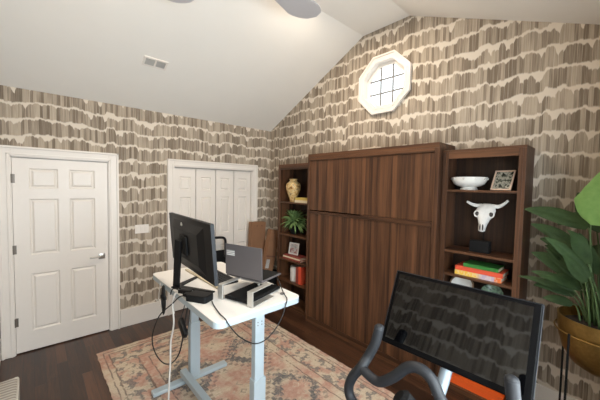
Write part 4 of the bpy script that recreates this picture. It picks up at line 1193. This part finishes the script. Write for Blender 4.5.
# ------------------------------------------------------------------ second level: pieces that belong to a part
def kids(o, n): return [c for c in o.children if c.name.split('.')[0] == n]
def nest(t, par, names):
    bpy.context.view_layer.update()
    ps_ = kids(t, par)
    for n in names:
        for c in kids(t, n):
            wc = wloc(c)
            p_ = min(ps_, key=lambda q: (wloc(q)-wc).length)
            c.parent = p_; c.location = wc-wloc(p_)
nest(lp, 'lid', ['screen', 'asset_sticker']); nest(lp, 'laptop_base', ['keys'])
nest(mt, 'rear_housing', ['mount_plate', 'top_groove']); nest(mt, 'back_shell', ['screen_glass', 'side_band', 'round_badge']); nest(mt, 'stand_foot', [])
nest(bk, 'screen_housing', ['screen_glass', 'display', 'housing_edge', 'screen_mount']); nest(bk, 'stabiliser', ['foot_pad'])
nest(ch, 'star_base', ['caster']); nest(ch, 'backrest_frame', ['lumbar_pad', 'back_bracket'])
nest(dk, 'foot', ['levelling_pad']); nest(dk, 'leg', ['screw'])
nest(ps, 'ring', []); nest(bpy.data.objects['keyboard'], 'keyboard_body', ['keycaps'])

# ------------------------------------------------------------------ light
def area(name, loc, size, sizey, energy, col, rot):
    l = bpy.data.lights.new(name, 'AREA'); l.shape = 'RECTANGLE'; l.size = size; l.size_y = sizey; l.energy = energy; l.color = col
    o = bpy.data.objects.new(name, l); C.objects.link(o); o.location = loc; o.rotation_euler = rot; return o
for n, (a, b, c, d) in enumerate(WINS):
    area('window_daylight', ((a+b)/2, YW-.16, (c+d)/2+.05), b-a, d-c, 62, (.86, .93, 1), (math.radians(90), 0, 0))

w = bpy.data.worlds.new('World'); S.world = w; w.use_nodes = True
bg = w.node_tree.nodes['Background']
sky = w.node_tree.nodes.new('ShaderNodeTexSky'); sky.sky_type = 'HOSEK_WILKIE'; sky.turbidity = 4; sky.sun_direction = V((.3, -.5, .7)).normalized()
mixn = w.node_tree.nodes.new('ShaderNodeMix'); mixn.data_type = 'RGBA'; mixn.inputs[0].default_value = .75
w.node_tree.links.new(sky.outputs[0], mixn.inputs[6]); mixn.inputs[7].default_value = (.93, .97, 1, 1)
w.node_tree.links.new(mixn.outputs[2], bg.inputs[0]); bg.inputs[1].default_value = 2.6

# ------------------------------------------------------------------ camera
cam = bpy.data.cameras.new('camera'); co = bpy.data.objects.new('camera', cam); C.objects.link(co)
f_px = 292.766
cam.sensor_width = 36; cam.lens = f_px/600*36; cam.clip_start = .02
y_, t_, r_ = [math.radians(v) for v in (-42.2595, -2.7386, 1.0926)]
F = V((-math.sin(y_)*math.cos(t_), math.cos(y_)*math.cos(t_), math.sin(t_)))
R = V((math.cos(y_), math.sin(y_), 0)); Uu = R.cross(F)
R2 = R*math.cos(r_)+Uu*math.sin(r_); U2 = -R*math.sin(r_)+Uu*math.cos(r_)
mw = Matrix((R2, U2, -F)).transposed().to_4x4(); mw.translation = V((-3.0409, -4.1305, 1.8088))
co.matrix_world = mw
S.camera = co
vs = S.view_settings
S.display_settings.display_device = 'sRGB'
vs.view_transform = 'Standard'; vs.look = 'None'; vs.gamma = 1; vs.use_curve_mapping = False
vs.exposure = 0.27
